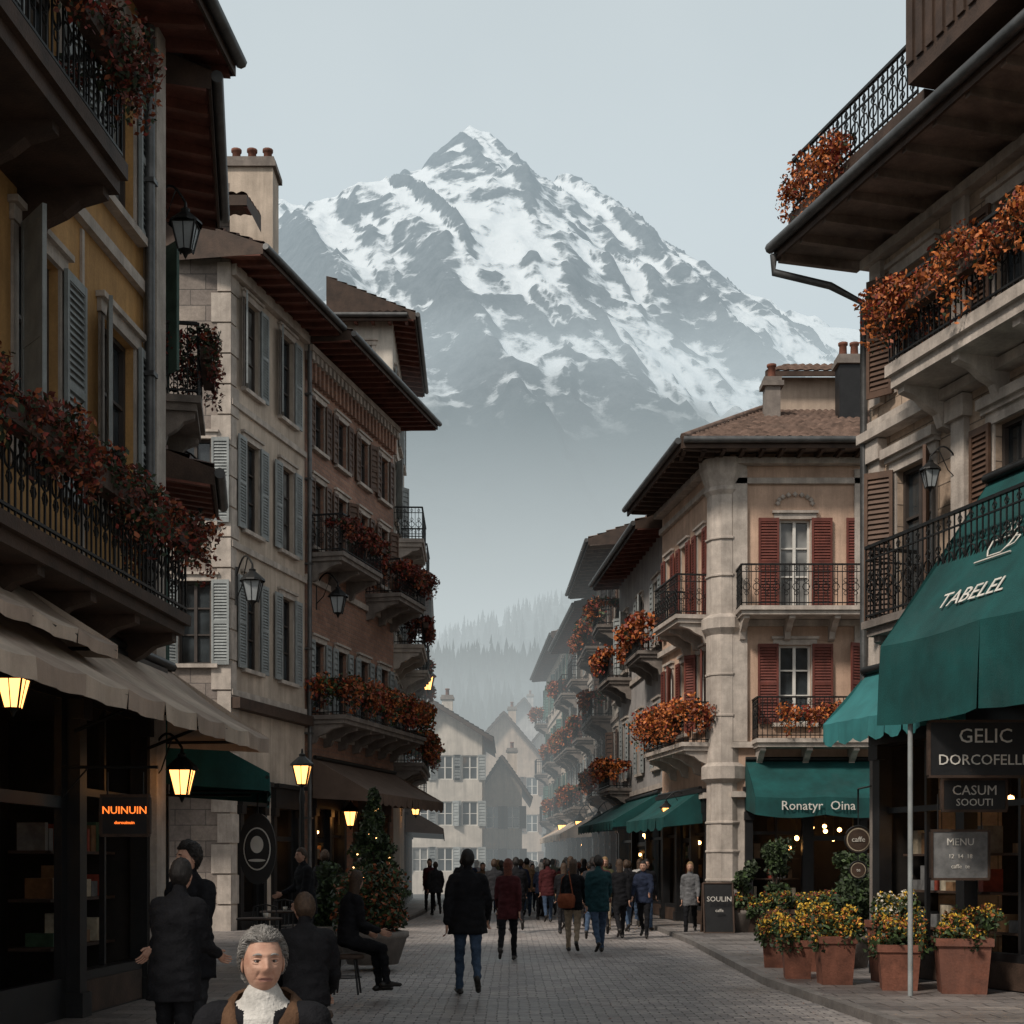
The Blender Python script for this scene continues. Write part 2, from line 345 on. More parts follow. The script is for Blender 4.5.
def shop(B,fr,u0,u1,z1,m=black,bays=3,dep=1.6,lit=6,door=1):
    S=B('shopfront'); G=B('shop_interior')
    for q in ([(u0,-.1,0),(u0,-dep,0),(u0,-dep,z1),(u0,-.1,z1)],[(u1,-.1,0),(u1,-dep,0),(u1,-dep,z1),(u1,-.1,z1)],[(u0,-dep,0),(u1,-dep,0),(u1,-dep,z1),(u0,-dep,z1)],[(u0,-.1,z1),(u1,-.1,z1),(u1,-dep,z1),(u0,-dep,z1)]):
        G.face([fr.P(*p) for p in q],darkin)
    w=(u1-u0)/bays
    for i in range(bays+1):
        u=u0+w*i; box(S,fr,u-.09,u+.09,-.12,.08,0,z1,m); box(S,fr,u-.12,u+.12,-.12,.12,0,.35,m); box(S,fr,u-.12,u+.12,.001,.13,z1-.2,z1,m)
    box(S,fr,u0-.1,u1+.1,-.1,.14,z1+.002,z1+.5,m); box(S,fr,u0-.15,u1+.15,.0,.24,z1+.5,z1+.6,m)
    for i in range(bays):
        a=u0+w*i+.09; b=a+w-.18
        if i==door:
            box(S,fr,a,a+.12,-.14,-.06,0,z1,m); box(S,fr,b-.12,b,-.14,-.06,0,z1,m); box(S,fr,a+.12,b-.12,-.14,-.06,2.2,2.32,m); box(S,fr,a+.12,b-.12,-.14,-.06,0,.5,m)
        else:
            box(S,fr,a,b,-.14,.03,0,.55,m); box(S,fr,a+.08,b-.08,.031,.045,.12,.45,wood); box(S,fr,a,b,-.14,-.06,2.35,2.43,m); c=(a+b)/2; box(S,fr,c-.025,c+.025,-.13,-.07,.55,z1,m)
            for sz in (.75,1.25,1.75):
                box(G,fr,a,b,-.75,-.3,sz,sz+.03,wood); u=a+.1
                while u<b-.15:
                    ww=R.uniform(.06,.2); hh=R.uniform(.08,.36)
                    if R.random()<.75: box(G,fr,u,u+ww,-.7,-.4,sz+.03,sz+.03+hh,R.choice(goods))
                    u+=ww+R.uniform(.01,.1)
    for i in range(lit):
        c=fr.P(R.uniform(u0+.3,u1-.3),-R.uniform(.3,dep-.3),R.uniform(1.9,z1-.3)); r=.055
        lathe(G,c,[(.001,-r),(r*.8,-r*.6),(r,0),(r*.8,r*.6),(.001,r)],warm,8); tube(G,[c,(c[0],c[1],z1)],.006,iron,4)
def lantern(pos,s=1,lit=False,wallp=None,post=False,name='wall_lamp'):
    B=Bld(name,pos); x,y,z=pos; L=B('lantern'); g=(warmS if lit else frost)
    cs=[(1,1),(-1,1),(-1,-1),(1,-1)]
    for i in range(4):
        a,b=cs[i],cs[(i+1)%4]
        L.face([(x+a[0]*.07*s,y+a[1]*.07*s,z-.2*s),(x+b[0]*.07*s,y+b[1]*.07*s,z-.2*s),(x+b[0]*.13*s,y+b[1]*.13*s,z+.1*s),(x+a[0]*.13*s,y+a[1]*.13*s,z+.1*s)],g)
        tube(L,[(x+a[0]*.072*s,y+a[1]*.072*s,z-.21*s),(x+a[0]*.135*s,y+a[1]*.135*s,z+.1*s)],.012*s,iron,5)
        tube(L,[(x+a[0]*.135*s,y+a[1]*.135*s,z+.1*s),(x+b[0]*.135*s,y+b[1]*.135*s,z+.1*s)],.014*s,iron,5)
        mx_=(a[0]+b[0])/2; my_=(a[1]+b[1])/2; tube(L,[(x+mx_*.073*s,y+my_*.073*s,z-.2*s),(x+mx_*.136*s,y+my_*.136*s,z+.1*s)],.006*s,iron,4)
    lathe(L,(x,y,z),[(.2*s,.1*s),(.19*s,.13*s),(.1*s,.21*s),(.05*s,.25*s),(.055*s,.28*s),(.02*s,.3*s),(.015*s,.36*s),(.001,.38*s)],iron,10,False)
    lathe(L,(x,y,z),[(.001,-.3*s),(.02*s,-.27*s),(.03*s,-.24*s),(.09*s,-.2*s)],iron,8)
    if wallp:
        K=B('bracket'); w=Vector(wallp); t=Vector((x,y,z+.36*s)); 
        pts=[]
        for i in range(9):
            q=i/8; p=w.lerp(Vector((t.x,t.y,t.z)),q); p.z+=.22*s*math.sin(math.pi*q); pts.append(p)
        tube(K,pts,.016*s,iron,6)
        a=w.copy(); a.z-=.35*s; tube(K,[a,a.lerp(t,.35)+Vector((0,0,.02)),w.lerp(t,.7)+Vector((0,0,.16*s))],.01*s,iron,5)
        tube(K,[w+Vector((0,0,.15*s)),w-Vector((0,0,.45*s))],.025*s,iron,6)
    if post:
        K=B('post'); lathe(K,(x,y,0),[(.16,0),(.16,.1),(.1,.25),(.07,.5),(.05,.8),(.045,z-.6),(.06,z-.5),(.03,z-.3),(.03,z-.2*s)],iron,10)
    return B.done()
def text(s,size,loc,rot,m,parent=None,ext=.008,name='lettering'):
    cu=bpy.data.curves.new(name,'FONT'); cu.body=s; cu.size=size; cu.extrude=ext; cu.align_x='CENTER'; cu.align_y='CENTER'; cu.resolution_u=2
    o=bpy.data.objects.new(name,cu); scene.collection.objects.link(o); bpy.context.view_layer.update()
    me=bpy.data.meshes.new_from_object(o.evaluated_get(bpy.context.evaluated_depsgraph_get())); bpy.data.objects.remove(o)
    me.materials.clear(); me.materials.append(m); o=bpy.data.objects.new(name,me); scene.collection.objects.link(o)
    W=Matrix.Translation(loc)@Matrix.Rotation(rot,4,'Z')@Matrix.Rotation(math.pi/2,4,'X')
    if parent: o.parent=parent; bpy.context.view_layer.update(); o.matrix_parent_inverse=parent.matrix_world.inverted()
    o.matrix_world=W
    return o
def core(B,pts,z,m,z0=0):
    C=B('walls'); n=len(pts)
    for i in range(n if n>2 else 1):
        a,b=pts[i],pts[(i+1)%n]; L=math.hypot(b[0]-a[0],b[1]-a[1]); C.face([(*a,z0),(*b,z0),(*b,z),(*a,z)],m,[(0,z0),(L,z0),(L,z),(0,z)])
def pipe(B,fr,u,z0,z1,v=.1,r=.05):
    tube(B('downpipe'),[fr.P(u,v,z0),fr.P(u,v,z1)],r,zinc,8)
    z=z0+.6
    while z<z1: box(B('downpipe'),fr,u-r-.015,u+r+.015,0,v+r+.012,z,z+.05,zinc); z+=2.2
def chimney(B,x,y,z0,z1,w,d,m=trim,pots=3):
    C=B('chimney'); box(C,XY,x-w/2,x+w/2,y-d/2,y+d/2,z0,z1-.25,m); box(C,XY,x-w/2-.08,x+w/2+.08,y-d/2-.08,y+d/2+.08,z1-.25,z1-.12,trimd)
    box(C,XY,x-w/2-.03,x+w/2+.03,y-d/2-.03,y+d/2+.03,z1-.12,z1,trimd)
    for i in range(pots):
        px=x-w/2+w*(i+.5)/pots; lathe(C,(px,y,z1),[(.11,0),(.1,.3),(.13,.32),(.13,.38),(.001,.38)],terra,10)
RD=[flR,flD,flD,flB]; OR=[flO,flB,flB,flO,flR]; MX=[flB,flR,flB,flO,leafG]; LR=[flR,flD,flD,flB,leafD]
# ================================================================== LEFT A
A=Bld('ochre_townhouse',(-5,11)); f=Fr((-5.05,6),(-4.22,16.4),1); ops=[]
yu=lambda y:(y-6)/f.d.y
for y in (8.3,10.9,13.2,15.3):
    ops.append(window(A,f,yu(y),5.25,.95,2.2,frd,trim,shg,.5,1,door=True)); ops.append(window(A,f,yu(y),8.75,.95,1.75,frd,trim,shg,.5))
wall(A('walls'),f,0,f.L,3.9,11.4,ops,ochre); box(A('cornice'),f,0,f.L,.001,.1,4.45,4.6,trim); box(A('cornice'),f,0,f.L,.001,.08,8.15,8.28,trim)
box(A('cornice'),f,0,f.L-.35,.001,.06,10.9,11.1,trim)
for y in (9.6,12.05,14.25):
    box(A('window_trim'),f,yu(y)-.03,yu(y)+.03,.001,.03,4.6,8.1,trim)
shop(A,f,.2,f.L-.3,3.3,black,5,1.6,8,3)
wall(A('walls'),f,f.L-.21,f.L,0,3.9,[],trimd)
box(A('corner_pilaster'),f,f.L-.3,f.L+.02,.002,.16,0,11.3,trim)
pipe(A,f,f.L-.42,4.4,11.2,.12,.06)
core(A,[(-7.0,6),(-6.2,16.6),(-12,17),(-12,6)],11.3,ochre); core(A,[(-4.25,16.45),(-12,17)],11.3,ochre)
awning(A,f,yu(6.3),yu(16.6),.12,1.35,3.95,3.12,.17,canvas,canvasS,.9,'awning',.02)
awning(A,f,yu(6.3),yu(12.6),.13,1.0,4.15,3.6,.12,canvas,canvasS,.9,'upper_awning',.02)
for y in (7.5,9.6,11.7,13.8,15.9):
    u=yu(y); tube(A('awning_arms'),[f.P(u,.12,2.95),f.P(u,.75,3.2),f.P(u,1.3,3.04)],.02,iron,5)
balcony(A,f,yu(8),yu(15.2),.85,4.32,wood,1.0,LR,620,.03,True,True,.22,fz=.84,flw=.2)
balcony(A,f,yu(7),yu(13.0),.95,8.1,wood,1.0,LR,800,.03,True,True,.3,fz=.8,flw=.26)
eave(A,f,0,f.L+.6,.8,11.35,soff,.4,4,.5,tileD)
A.done()
A=Bld('narrow_townhouse',(-4.8,18.5)); f=Fr((-4.4,16.62),(-5.1,20.5),1); ops=[]
for u in (.9,2.9):
    for z in (4.4,8.3): ops.append(window(A,f,u,z,.8,1.7,frd,trim,shgn,.4))
wall(A('walls'),f,0,f.L,3.6,11.2,ops,tanp); shop(A,f,.1,f.L-.1,3.0,black,3,1.3,6,1)
core(A,[(-6,16.72),(-6.6,20.45),(-12,21),(-12,16.9)],11,tanp); core(A,[(-5.1,20.52),(-12,21.2)],11,tanp)
eave(A,f,-.1,f.L-.3,.78,11.05,soff,.35,4,.5,tileD); eave(A,f,2.2,f.L+.1,.75,6.95,soff,.35,.8,.3,tileD,gut=True)
balcony(A,f,2.3,3.8,.6,8.0,trimd,1.0,LR,520,.035,True,True,.2,flw=.2)
awning(A,f,.2,3.7,.1,1.5,3.5,2.75,.22,teal,None,.5)
A.done()
# ================================================================== LEFT B
B=Bld('cream_corner_house',(-6.4,33)); f=Fr((-6.45,32),(-5.38,36.3),1); ops=[]
for u in (1.15,3.25):
    for z in (6.2,9.45,12.75): ops.append(window(B,f,u,z,.8,2.1,frd,trim,shg,.42))
wall(B('walls'),f,0,f.L,0,15.45,ops+[(.4,1.9,0,3.2),(2.3,4.0,0,3.2)],cream)
for a,b in ((.4,1.9),(2.3,4.0)): shop(B,f,a+.1,b-.1,3.0,black,1,1.4,3,0)
for i in range(22):
    w=.42 if i%2 else .28; z=i*.7; box(B('quoins'),f,.0,w,.002,.035,z+.02,z+.68,trim); 
for z in (5.5,8.9,12.15): box(B('cornice'),f,0,f.L,.001,.07,z,z+.14,trim)
box(B('cornice'),f,0,f.L,.001,.25,5.2,5.45,wood); box(B('cornice'),f,0,f.L,.001,.16,15.1,15.35,trim)
g=Fr((-14,31.99),(-6.45,31.99),1); ops=[]
for u in (5.2,6.75):
    for z in (6.2,9.45): ops.append(window(B,g,u,z,.75,1.9,frd,trim,shg,.4))
wall(B('walls'),g,0,g.L,0,17.2,ops,stoneblk)
for i in range(22):
    w=.42 if not i%2 else .28; z=i*.7; box(B('quoins'),g,g.L-w,g.L+.03,.002,.035,z+.02,z+.68,trim)
awning(B,g,4.8,7.4,.1,1.4,4.6,3.7,.2,canvasD,None,.5)
eave(B,f,-.5,f.L,1.0,15.45,soff,.42,4,.5,tileD); 
eave(B,g,3,g.L+.5,.55,16.6,soff,.2,1.2,.5,tileD,gut=False)
chimney(B,-6.35,34.2,15.5,18.7,1.15,.85,cream,3)
core(B,[(-8,33.6),(-7.1,36.3),(-14,37),(-14,33.6)],15.4,cream)
B.done()
# ================================================================== LEFT C
C=Bld('rose_brick_house',(-4.6,40)); f=Fr((-5.38,36.31),(-3.67,43.3),1); ops=[]
for u in (.95,2.65,4.45,6.25):
    for z in (5.75,10.0,12.6): ops.append(window(C,f,u,z,.78,1.75 if z<12 else 1.3,frd,trim,shb if z>9 else shg,.36,0))
wall(C('walls'),f,0,f.L,0,15.3,ops+[(.5,2.9,0,3.3),(3.6,6.6,0,3.3)],brickC)
shop(C,f,.6,2.8,3.1,black,2,1.4,6,0); shop(C,f,3.7,6.5,3.1,wood,2,1.4,7,0)
n=24
for i in range(n):
    u=.15+(f.L-.3)*i/(n-1)
    box(C('corbels'),f,u-.06,u+.06,.002,.14,14.25,14.75,brickC); box(C('corbels'),f,u-.075,u+.075,.002,.2,14.75,14.95,trim)
box(C('corbels'),f,0,f.L,.002,.24,14.95,15.1,trim)
for z in (5.0,9.0,): box(C('cornice'),f,0,f.L,.001,.08,z,z+.16,trim)
balcony(C,f,.2,3.3,1.0,9.75,trimd,1.0,RD,420,.055,True,True,.22,flw=.2)
balcony(C,f,4.6,7.1,1.1,9.5,trimd,1.0,RD,420,.055,True,True,.22,flw=.25)
balcony(C,f,.1,7.1,1.1,5.5,trimd,.95,MX,420,.06,True,True,.22,flw=.3)
eave(C,f,0,f.L+.5,1.25,15.3,soff,.42,5,.45,tile)
pipe(C,f,.05,0,15.2,.12,.06)
awning(C,f,.3,6.9,.1,1.7,4.4,3.5,.25,canvasD,None,.5)
core(C,[(-7.2,37.5),(-5.7,43.28),(-13,44),(-13,37.5)],15.2,brickC); core(C,[(-3.7,43.31),(-13,44.2)],15.2,brickC)
C.done()
# ================================================================== LEFT D, E
D=Bld('tall_white_house',(-4,46)); f=Fr((-3.7,43.4),(-3.85,50),1); g=Fr((-5.6,43.39),(-3.7,43.39),1); ops=[]
for u in (1.2,3.3,5.4):
    for z in (5.6,9.2,12.5,15.4): ops.append(window(D,f,u,z,.8,1.8,frd,trim,shg,.36,0))
wall(D('walls'),f,0,f.L,0,18.5,ops,whitep); wall(D('walls'),g,0,g.L,0,18.5,[window(D,g,1.0,16.6,.5,1.1,frd,trim)],whitep)
for z in (8.5,11.8): balcony(D,f,.3,3.2,.95,z,trim,1.0,RD if z<9 else None,300,.06,True,True,.25); balcony(D,f,4,6.4,.95,z-.3,trim,1.0,None)
balcony(D,f,.3,6.2,.95,4.8,trimd,1.0,MX,300,.07,False,True,.25,flw=.3)
eave(D,f,-.5,f.L,.7,18.5,soff,.4,2,.5,tile); eave(D,g,-.3,g.L+.5,.5,18.45,soff,.2,1,.5,tile)
core(D,[(-3.95,43.6),(-4.1,50),(-5.6,50),(-5.6,43.6)],18.4,whitep); D.done()
def simple(name,p0,p1,side,H,wm,shm,eavm,nf,g0=3.6,fl=MX,seed=1,rise=.35,back=9,ov=.9,aw=None):
    R.seed(seed); E=Bld(name,p0); f=Fr(p0,p1,side); ops=[]; n=max(2,int(f.L/2.3)); fh=(H-g0-.5)/nf
    for k in range(nf):
        z=g0+.9+fh*k
        for i in range(n): ops.append(window(E,f,f.L*(i+.5)/n,z,.85,min(1.9,fh-1.0),frd if seed%2 else frw,trim,shm,.4,0))
        for i in range(n):
            if R.random()<.55: balcony(E,f,f.L*(i+.08)/n,f.L*(i+.92)/n,.8,z-.35,trimd,.9,fl if R.random()<.7 else None,200,.075,False,True,.2,flw=.25)
        box(E('cornice'),f,0,f.L,.001,.07,z-.65,z-.5,trim)
    wall(E('walls'),f,0,f.L,0,H,ops+[(.3,f.L-.3,0,3.0)],wm); shop(E,f,.4,f.L-.4,2.9,R.choice([black,wood]),max(2,n),1.2,n+3,1)
    if aw: awning(E,f,.4,f.L-.4,.1,1.5,3.7,2.9,.2,aw,None,.6)
    eave(E,f,-.1,f.L+.1,ov,H,eavm,rise,4,.6,tile)
    nb=f.n*-back; e0=f.P(0,-.01,0)[:2]; e1=f.P(f.L,-.01,0)[:2]
    a=(e0[0]+nb.x,e0[1]+nb.y); b=(e1[0]+nb.x,e1[1]+nb.y)
    for p,q in ((e0,a),(e1,b),(a,b)): E('walls').face([(*p,0),(*q,0),(*q,H),(*p,H)],wm,[(0,0),(back,0),(back,H),(0,H)])
    return E,f
E,f=simple('far_townhouse',(-3.95,50.1),(-4.5,62),1,12.0,tanp,shg,soff,2,seed=3,aw=canvasD); E.done()
# ================================================================== RIGHT R1
B=Bld('pale_stone_cafe_building',(6,15)); f=Fr((8.71,8),(5.11,20),-1); yu=lambda y:(y-8)/f.d.y; ops=[]
for y in (10.2,12.4,14.6,16.8,18.9):
    ops.append(window(B,f,yu(y),4.95,.85,2.1,frd,trim,shb,.4,1,door=True)); ops.append(window(B,f,yu(y),8.15,.85,1.6,frd,trim,shb,.4,1,door=True))
    box(B('window_trim'),f,yu(y)-.62,yu(y)+.62,.003,.16,7.25,7.38,trim)
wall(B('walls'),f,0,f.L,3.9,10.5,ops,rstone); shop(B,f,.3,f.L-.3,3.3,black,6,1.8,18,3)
wall(B('walls'),f,f.L-.22,f.L,0,3.9,[],trimd)
for y in (11.3,13.5,15.7,17.85,19.75): 
    u=yu(y); box(B('pilasters'),f,u-.14,u+.14,.002,.09,3.95,7.6,trim); box(B('pilasters'),f,u-.2,u+.2,.002,.15,7.3,7.58,trim); box(B('pilasters'),f,u-.14,u+.14,.002,.08,8.1,10.1,trim)
for z,v in ((3.92,.2),(7.6,.22),(7.75,.12),(10.1,.16)): box(B('cornice'),f,0,f.L,.001,v,z,z+.13,trim)
balcony(B,f,yu(9),yu(18.3),.85,8.06,trim,1.0,OR,900,.032,True,True,.3,fz=.66,flw=.26)
balcony(B,f,yu(13.9),yu(18.85),.85,4.85,trimd,1.0,None,corb=True)
eave(B,f,0,f.L+.35,1.3,10.35,soff2,.25,4,.62,tile,drop=.05)
tube(B('downpipe'),[f.P(f.L+.3,1.36,10.3),f.P(f.L+.3,1.36,10.05),f.P(f.L+.05,.6,9.85),f.P(f.L-.08,.14,9.6),f.P(f.L-.08,.14,4)],.055,zinc,8)
K=B('roof_terrace'); 
railing(K,[f.P(yu(20.2),.1,10.9),f.P(yu(20.2),1.1,10.9),f.P(yu(17.2),1.1,10.9)],.75,iron); box(K,f,yu(17),yu(20.25),.05,1.15,10.72,10.88,wood)
flowers(B('terrace_flowers'),f,yu(18.6),yu(20.2),1.2,11.1,OR,900,.032,.25,.3)
box(K,f,0,yu(16.9),-3,.1,10.9,14,wood); box(K,f,yu(9),yu(16.8),.1,1.5,10.75,10.95,wood); box(K,f,yu(9),yu(16.8),1.42,1.5,10.95,11.85,wood)
for i in range(34):
    u=yu(16.8)-.2*i; box(K,f,u-.13,u-.0,1.5,1.53,10.97,11.8,wood)
for i in range(5): box(K,f,yu(16.7)-i*1.8-.1,yu(16.7)-i*1.8,1.3,1.42,10.95,13.5,wood)
box(K,f,yu(9),yu(17.3),-3,1.9,13.5,13.65,wood)
railing(K,[f.P(yu(16.8)+.02,.3,10.97),f.P(yu(16.8)+.02,1.5,10.97)],1.2,iron)
awning(B,f,yu(11.6),yu(17.25),.06,1.58,6.35,4.25,.95,teal,None,1.5,'large_teal_awning',.04)
awning(B,f,yu(17.6),yu(19.9),.1,.8,4.35,3.6,.25,tealL,None,.4,'small_teal_awning',.08)
tube(B('awning_post'),[f.P(yu(16.8),1.47,0.1),f.P(yu(16.8),1.47,4.2)],.03,shg,10)
core(B,[(10.7,8),(7.2,19.9),(14,19.9),(14,8)],10.3,rstone); core(B,[(5.14,19.98),(14,19.98)],10.3,rstone)
cafe=B.done()
def on_awning(u,t):
    v=.06+1.52*t; z=6.35-2.1*t-.06*math.sin(math.pi*t)
    P=Vector(f.P(u,v,z)); X=Vector((-f.d.x,-f.d.y,0)); dn=(Vector(f.P(u,1.58,4.25))-Vector(f.P(u,.06,6.35))).normalized(); Y=-dn; Z=X.cross(Y)
    if Z.dot(Vector((f.n.x,f.n.y,.3)))<0: Z=-Z
    return P+Z*.02,X,Y,Z
def slope_text(s,size,u,t,m):
    o=text(s,size,(0,0,0),0,m,None,.004,'awning_lettering'); P,X,Y,Z=on_awning(u,t)
    W=Matrix((( X.x,Y.x,Z.x,P.x),(X.y,Y.y,Z.y,P.y),(X.z,Y.z,Z.z,P.z),(0,0,0,1)))
    o.data.transform(cafe.matrix_world.inverted()@W); o.matrix_world=Matrix.Identity(4); o.parent=cafe
bpy.context.view_layer.update()
slope_text('TABELEL',.32,yu(15.9),.80,letter)
mb=MB(); P,X,Y,Z=on_awning(yu(16.0),.52); Q=lambda a,b_:P+X*a+Y*b_
tube(mb,[Q(-.22,.14),Q(-.2,.0),Q(-.12,-.11),Q(.12,-.11),Q(.2,0),Q(.22,.14),Q(-.22,.14)],.012,letter,4)
tube(mb,[Q(.21,.1),Q(.31,.09),Q(.3,-.02),Q(.17,-.05)],.011,letter,4); tube(mb,[Q(-.33,-.15),Q(.33,-.15)],.012,letter,4)
for a in (-.1,0,.1): tube(mb,[Q(a,.19),Q(a+.03,.25),Q(a-.02,.31),Q(a+.02,.38)],.009,letter,4)
e=mb.obj('awning_emblem',cafe,(6,15,0))
def sign(name,x,y,z,w,h,txts,board=black,lm=letter,depth=.05,hang=None,rot=0,frame=True):
    S=Bld(name,(x,y)); fx=Fr((x-w/2*math.cos(rot),y-w/2*math.sin(rot)),(x+w/2*math.cos(rot),y+w/2*math.sin(rot)),1)
    box(S('board'),fx,0,w,-depth,0,z-h/2,z+h/2,board)
    if frame:
        for a,b,c,d in ((-.02,w+.02,z+h/2,z+h/2+.03),(-.02,w+.02,z-h/2-.03,z-h/2),(-.03,0,z-h/2,z+h/2),(w,w+.03,z-h/2,z+h/2)): box(S('frame'),fx,a,b,-depth-.01,.01,c,d,wood)
    if hang: 
        for u in (.1*w,.9*w): tube(S('hanger'),[fx.P(u,-depth/2,z+h/2),fx.P(u,-depth/2,z+h/2+hang)],.01,iron,5)
    e=S.done()
    for s,dz,sz in txts: q=fx.P(w/2,.006,z+dz); text(s,sz,q,rot,lm,e,.004)
    return e
sign('hanging_shop_sign',5.38,15.9,2.95,1.25,.6,[('GELIC',.14,.23),('DORCOFELLN',-.13,.168)],hang=.5)
sign('hanging_shop_sign',5.42,16.4,2.45,.72,.34,[('CASUM',.05,.16),('SOOUTI',-.09,.12)],hang=.2)
sign('menu_board',5.35,16.7,1.75,.65,.55,[('MENU',.15,.12),('12  14  18',-.02,.07),('caffe  te',-.14,.07)],goods[3],hang=.45)
sign('hanging_lit_sign',-3.82,13.8,2.12,.44,.36,[('NUINUIN',.05,.105),('dorouinuin',-.07,.045)],black,signo,hang=.25)
tb=Bld('sign_bracket',(-3.9,13.8)); tube(tb('arm'),[(-4.45,13.83,2.6),(-3.5,13.83,2.6)],.018,iron,6); tube(tb('arm'),[(-4.45,13.83,2.3),(-4.2,13.83,2.58)],.01,iron,6); tb.done()
S=Bld('oval_logo_sign',(-3.5,19.5)); x,y,z=-3.55,19.5,1.85
for k,(rx,rz,dd,mm) in enumerate(((.26,.5,.0,black),(.19,.3,-.012,letter),(.175,.28,-.02,black),(.12,.02,-.026,letter),(.09,.12,-.026,letter))):
    zz=z+(-.16 if k==3 else (.06 if k==4 else 0)); pts=[(x+rx*math.cos(t*math.pi/14),y+dd,zz+rz*math.sin(t*math.pi/14)) for t in range(28)]
    S('board').face(pts,mm)
    if k==0:
        b2=[(a,b+.06,c) for a,b,c in pts]; S('board').face(b2,mm)
        for i in range(28): S('board').face([pts[i],pts[(i+1)%28],b2[(i+1)%28],b2[i]],mm)
tube(S('bracket'),[(-4.85,19.55,2.6),(x-.1,19.55,2.6)],.02,iron,6); tube(S('bracket'),[(x,19.53,2.32),(x,19.53,2.62)],.012,iron,6); S.done()
# ================================================================== RIGHT R2
R.seed(21)
B=Bld('peach_corner_building',(6.5,35)); g=Fr((5.3,33.99),(11.5,33.99),1); ops=[]
for x in (6.87,9.0):
    ops.append(window(B,g,x-5.3,7.85,.75,2.15,frw,trim,shr,.5,1,door=True)); ops.append(window(B,g,x-5.3,5.05,.78,1.9,frw,trim,shr,.5,1))
wall(B('walls'),g,0,g.L,3.2,11.6,ops,pinkp); wall(B('walls'),g,0,.35,0,3.2,[],trim); wall(B('walls'),g,4.7,g.L,0,3.2,[],trim)
shop(B,g,.45,4.6,2.9,black,3,1.8,14,1)
f=Fr((4.93,34.45),(4.22,39.3),-1); ops=[]
for u in (.95,2.5,4.05):
    ops.append(window(B,f,u,7.85,.6,2.15,frw,trim,shr,.34,1,door=True)); ops.append(window(B,f,u,5.05,.6,1.9,frw,trim,shr,.34,1))
wall(B('walls'),f,0,f.L,3.2,11.6,ops,pinkp); shop(B,f,.3,f.L-.3,2.9,black,3,1.5,9,1)
lathe(B('corner_column'),(5.2,34.3,0),[(.52,0),(.52,.5),(.45,.55),(.43,3.6),(.56,3.7),(.56,4.0),(.45,4.1),(.44,7.2),(.56,7.35),(.56,7.6),(.44,7.7),(.42,10.6),(.5,10.7),(.46,10.8),(.6,11.2),(.62,11.45),(.001,11.5)],trim,10,False)
for z in (1.2,1.9,2.6,5.2,6.2,8.6,9.5): lathe(B('corner_column'),(5.2,34.3,z),[(.43,0),(.47,.02),(.47,.06),(.43,.08)],trim,10,False)
for fr_,L in ((g,g.L),(f,f.L)):
    for z,v in ((3.25,.2),(4.45,.14),(7.4,.14),(10.85,.1),(11.3,.25)): box(B('cornice'),fr_,.0,L,.001,v,z,z+.14,trim)
box(B('pilaster'),g,3.0,3.35,.002,.1,4.6,11.2,trim); box(B('pilaster'),g,0.05,.4,.002,.1,4.6,11.2,trim)
for k in range(9):
    t=math.pi*k/8; lathe(B('carved_relief'),g.P(1.57+.42*math.cos(t),.04,10.38+.22*math.sin(t)),[(.001,-.07),(.07,0),(.001,.07)],trim,6)
balcony(B,g,.1,3.7,.9,7.75,trim,1.0,None,orn=True,corb=True); balcony(B,g,.5,4.2,.8,4.62,trim,1.0,None)
flowers(B('balcony_flowers'),g,1.1,3.0,.85,5.2,OR,500,.045,.26); 
balcony(B,f,-.1,2.2,.95,7.75,trim,1.0,None); balcony(B,f,-.3,3.6,.85,4.6,trim,1.0,OR,480,.05,flw=.32)
awning(B,g,.35,3.6,.1,1.5,4.15,3.2,.42,teal,None,1.1); awning(B,f,.5,4.6,.1,1.1,3.5,2.8,.25,teal,None,.8)
ez=11.62
O=[(4.05,33.1),(12.0,33.1),(12.0,44),(3.3,39.6)]; I=[(5.2,34.3),(12,34.3),(12,44),(4.5,39.6)]
e=B('eaves')
e.face([(O[0][0],O[0][1],ez-.1),(O[1][0],O[1][1],ez-.1),(I[1][0],I[1][1],ez),(I[0][0],I[0][1],ez)],soff2); e.face([(O[0][0],O[0][1],ez-.1),(O[3][0],O[3][1],ez-.1),(I[3][0],I[3][1],ez),(I[0][0],I[0][1],ez)],soff2)
def edge(a,b,side):
    h=Fr(a,b,side); box(e,h,0,h.L,0,.05,ez-.16,ez+.06,wood); tube(e,[h.P(0,.12,ez+.02),h.P(h.L,.12,ez+.02)],.08,zinc,8)
    n=int(h.L/.45)
    for i in range(n): box(e,h,h.L*i/n,h.L*i/n+.09,-.9,-.01,ez-.2,ez-.09,wood)
edge(O[0],O[1],1); edge(O[0],O[3],-1)
tiles(B('roof'),(4.05,33.1,ez+.06),(12,33.1,ez+.06),(12,38.6,ez+2.5),(6.9,38.6,ez+2.5),tile,.26)
tiles(B('roof'),(3.3,39.6,ez+.06),(4.05,33.1,ez+.06),(6.9,38.6,ez+2.5),(6.6,40.5,ez+2.5),tileD,.26)
tube(B('roof'),[(4.05,33.1,ez+.12),(6.9,38.6,ez+2.58)],.09,tile,6)
box(B('attic'),XY,7.3,11.6,38.5,43,ez+2.2,ez+3.4,tanp); tiles(B('roof'),(6.9,38.1,ez+3.4),(12,38.1,ez+3.4),(12,41,ez+4.6),(8,41,ez+4.6),tile,.26)
box(B('eaves'),XY,6.9,12,38.1,38.16,ez+3.3,ez+3.44,wood)
chimney(B,6.9,37.2,ez+1.5,ez+2.9,.4,.4,trimd,1); chimney(B,8.9,37,ez+1.4,ez+3.4,.6,.5,black,2)
core(B,[(6.7,36.1),(12,36.1),(12,44),(6.2,39.3)],11.5,pinkp)
pb=B.done()
text('Ronatyr  Oina',.3,(7.1,32.43,2.98),0,letter,pb,.005)
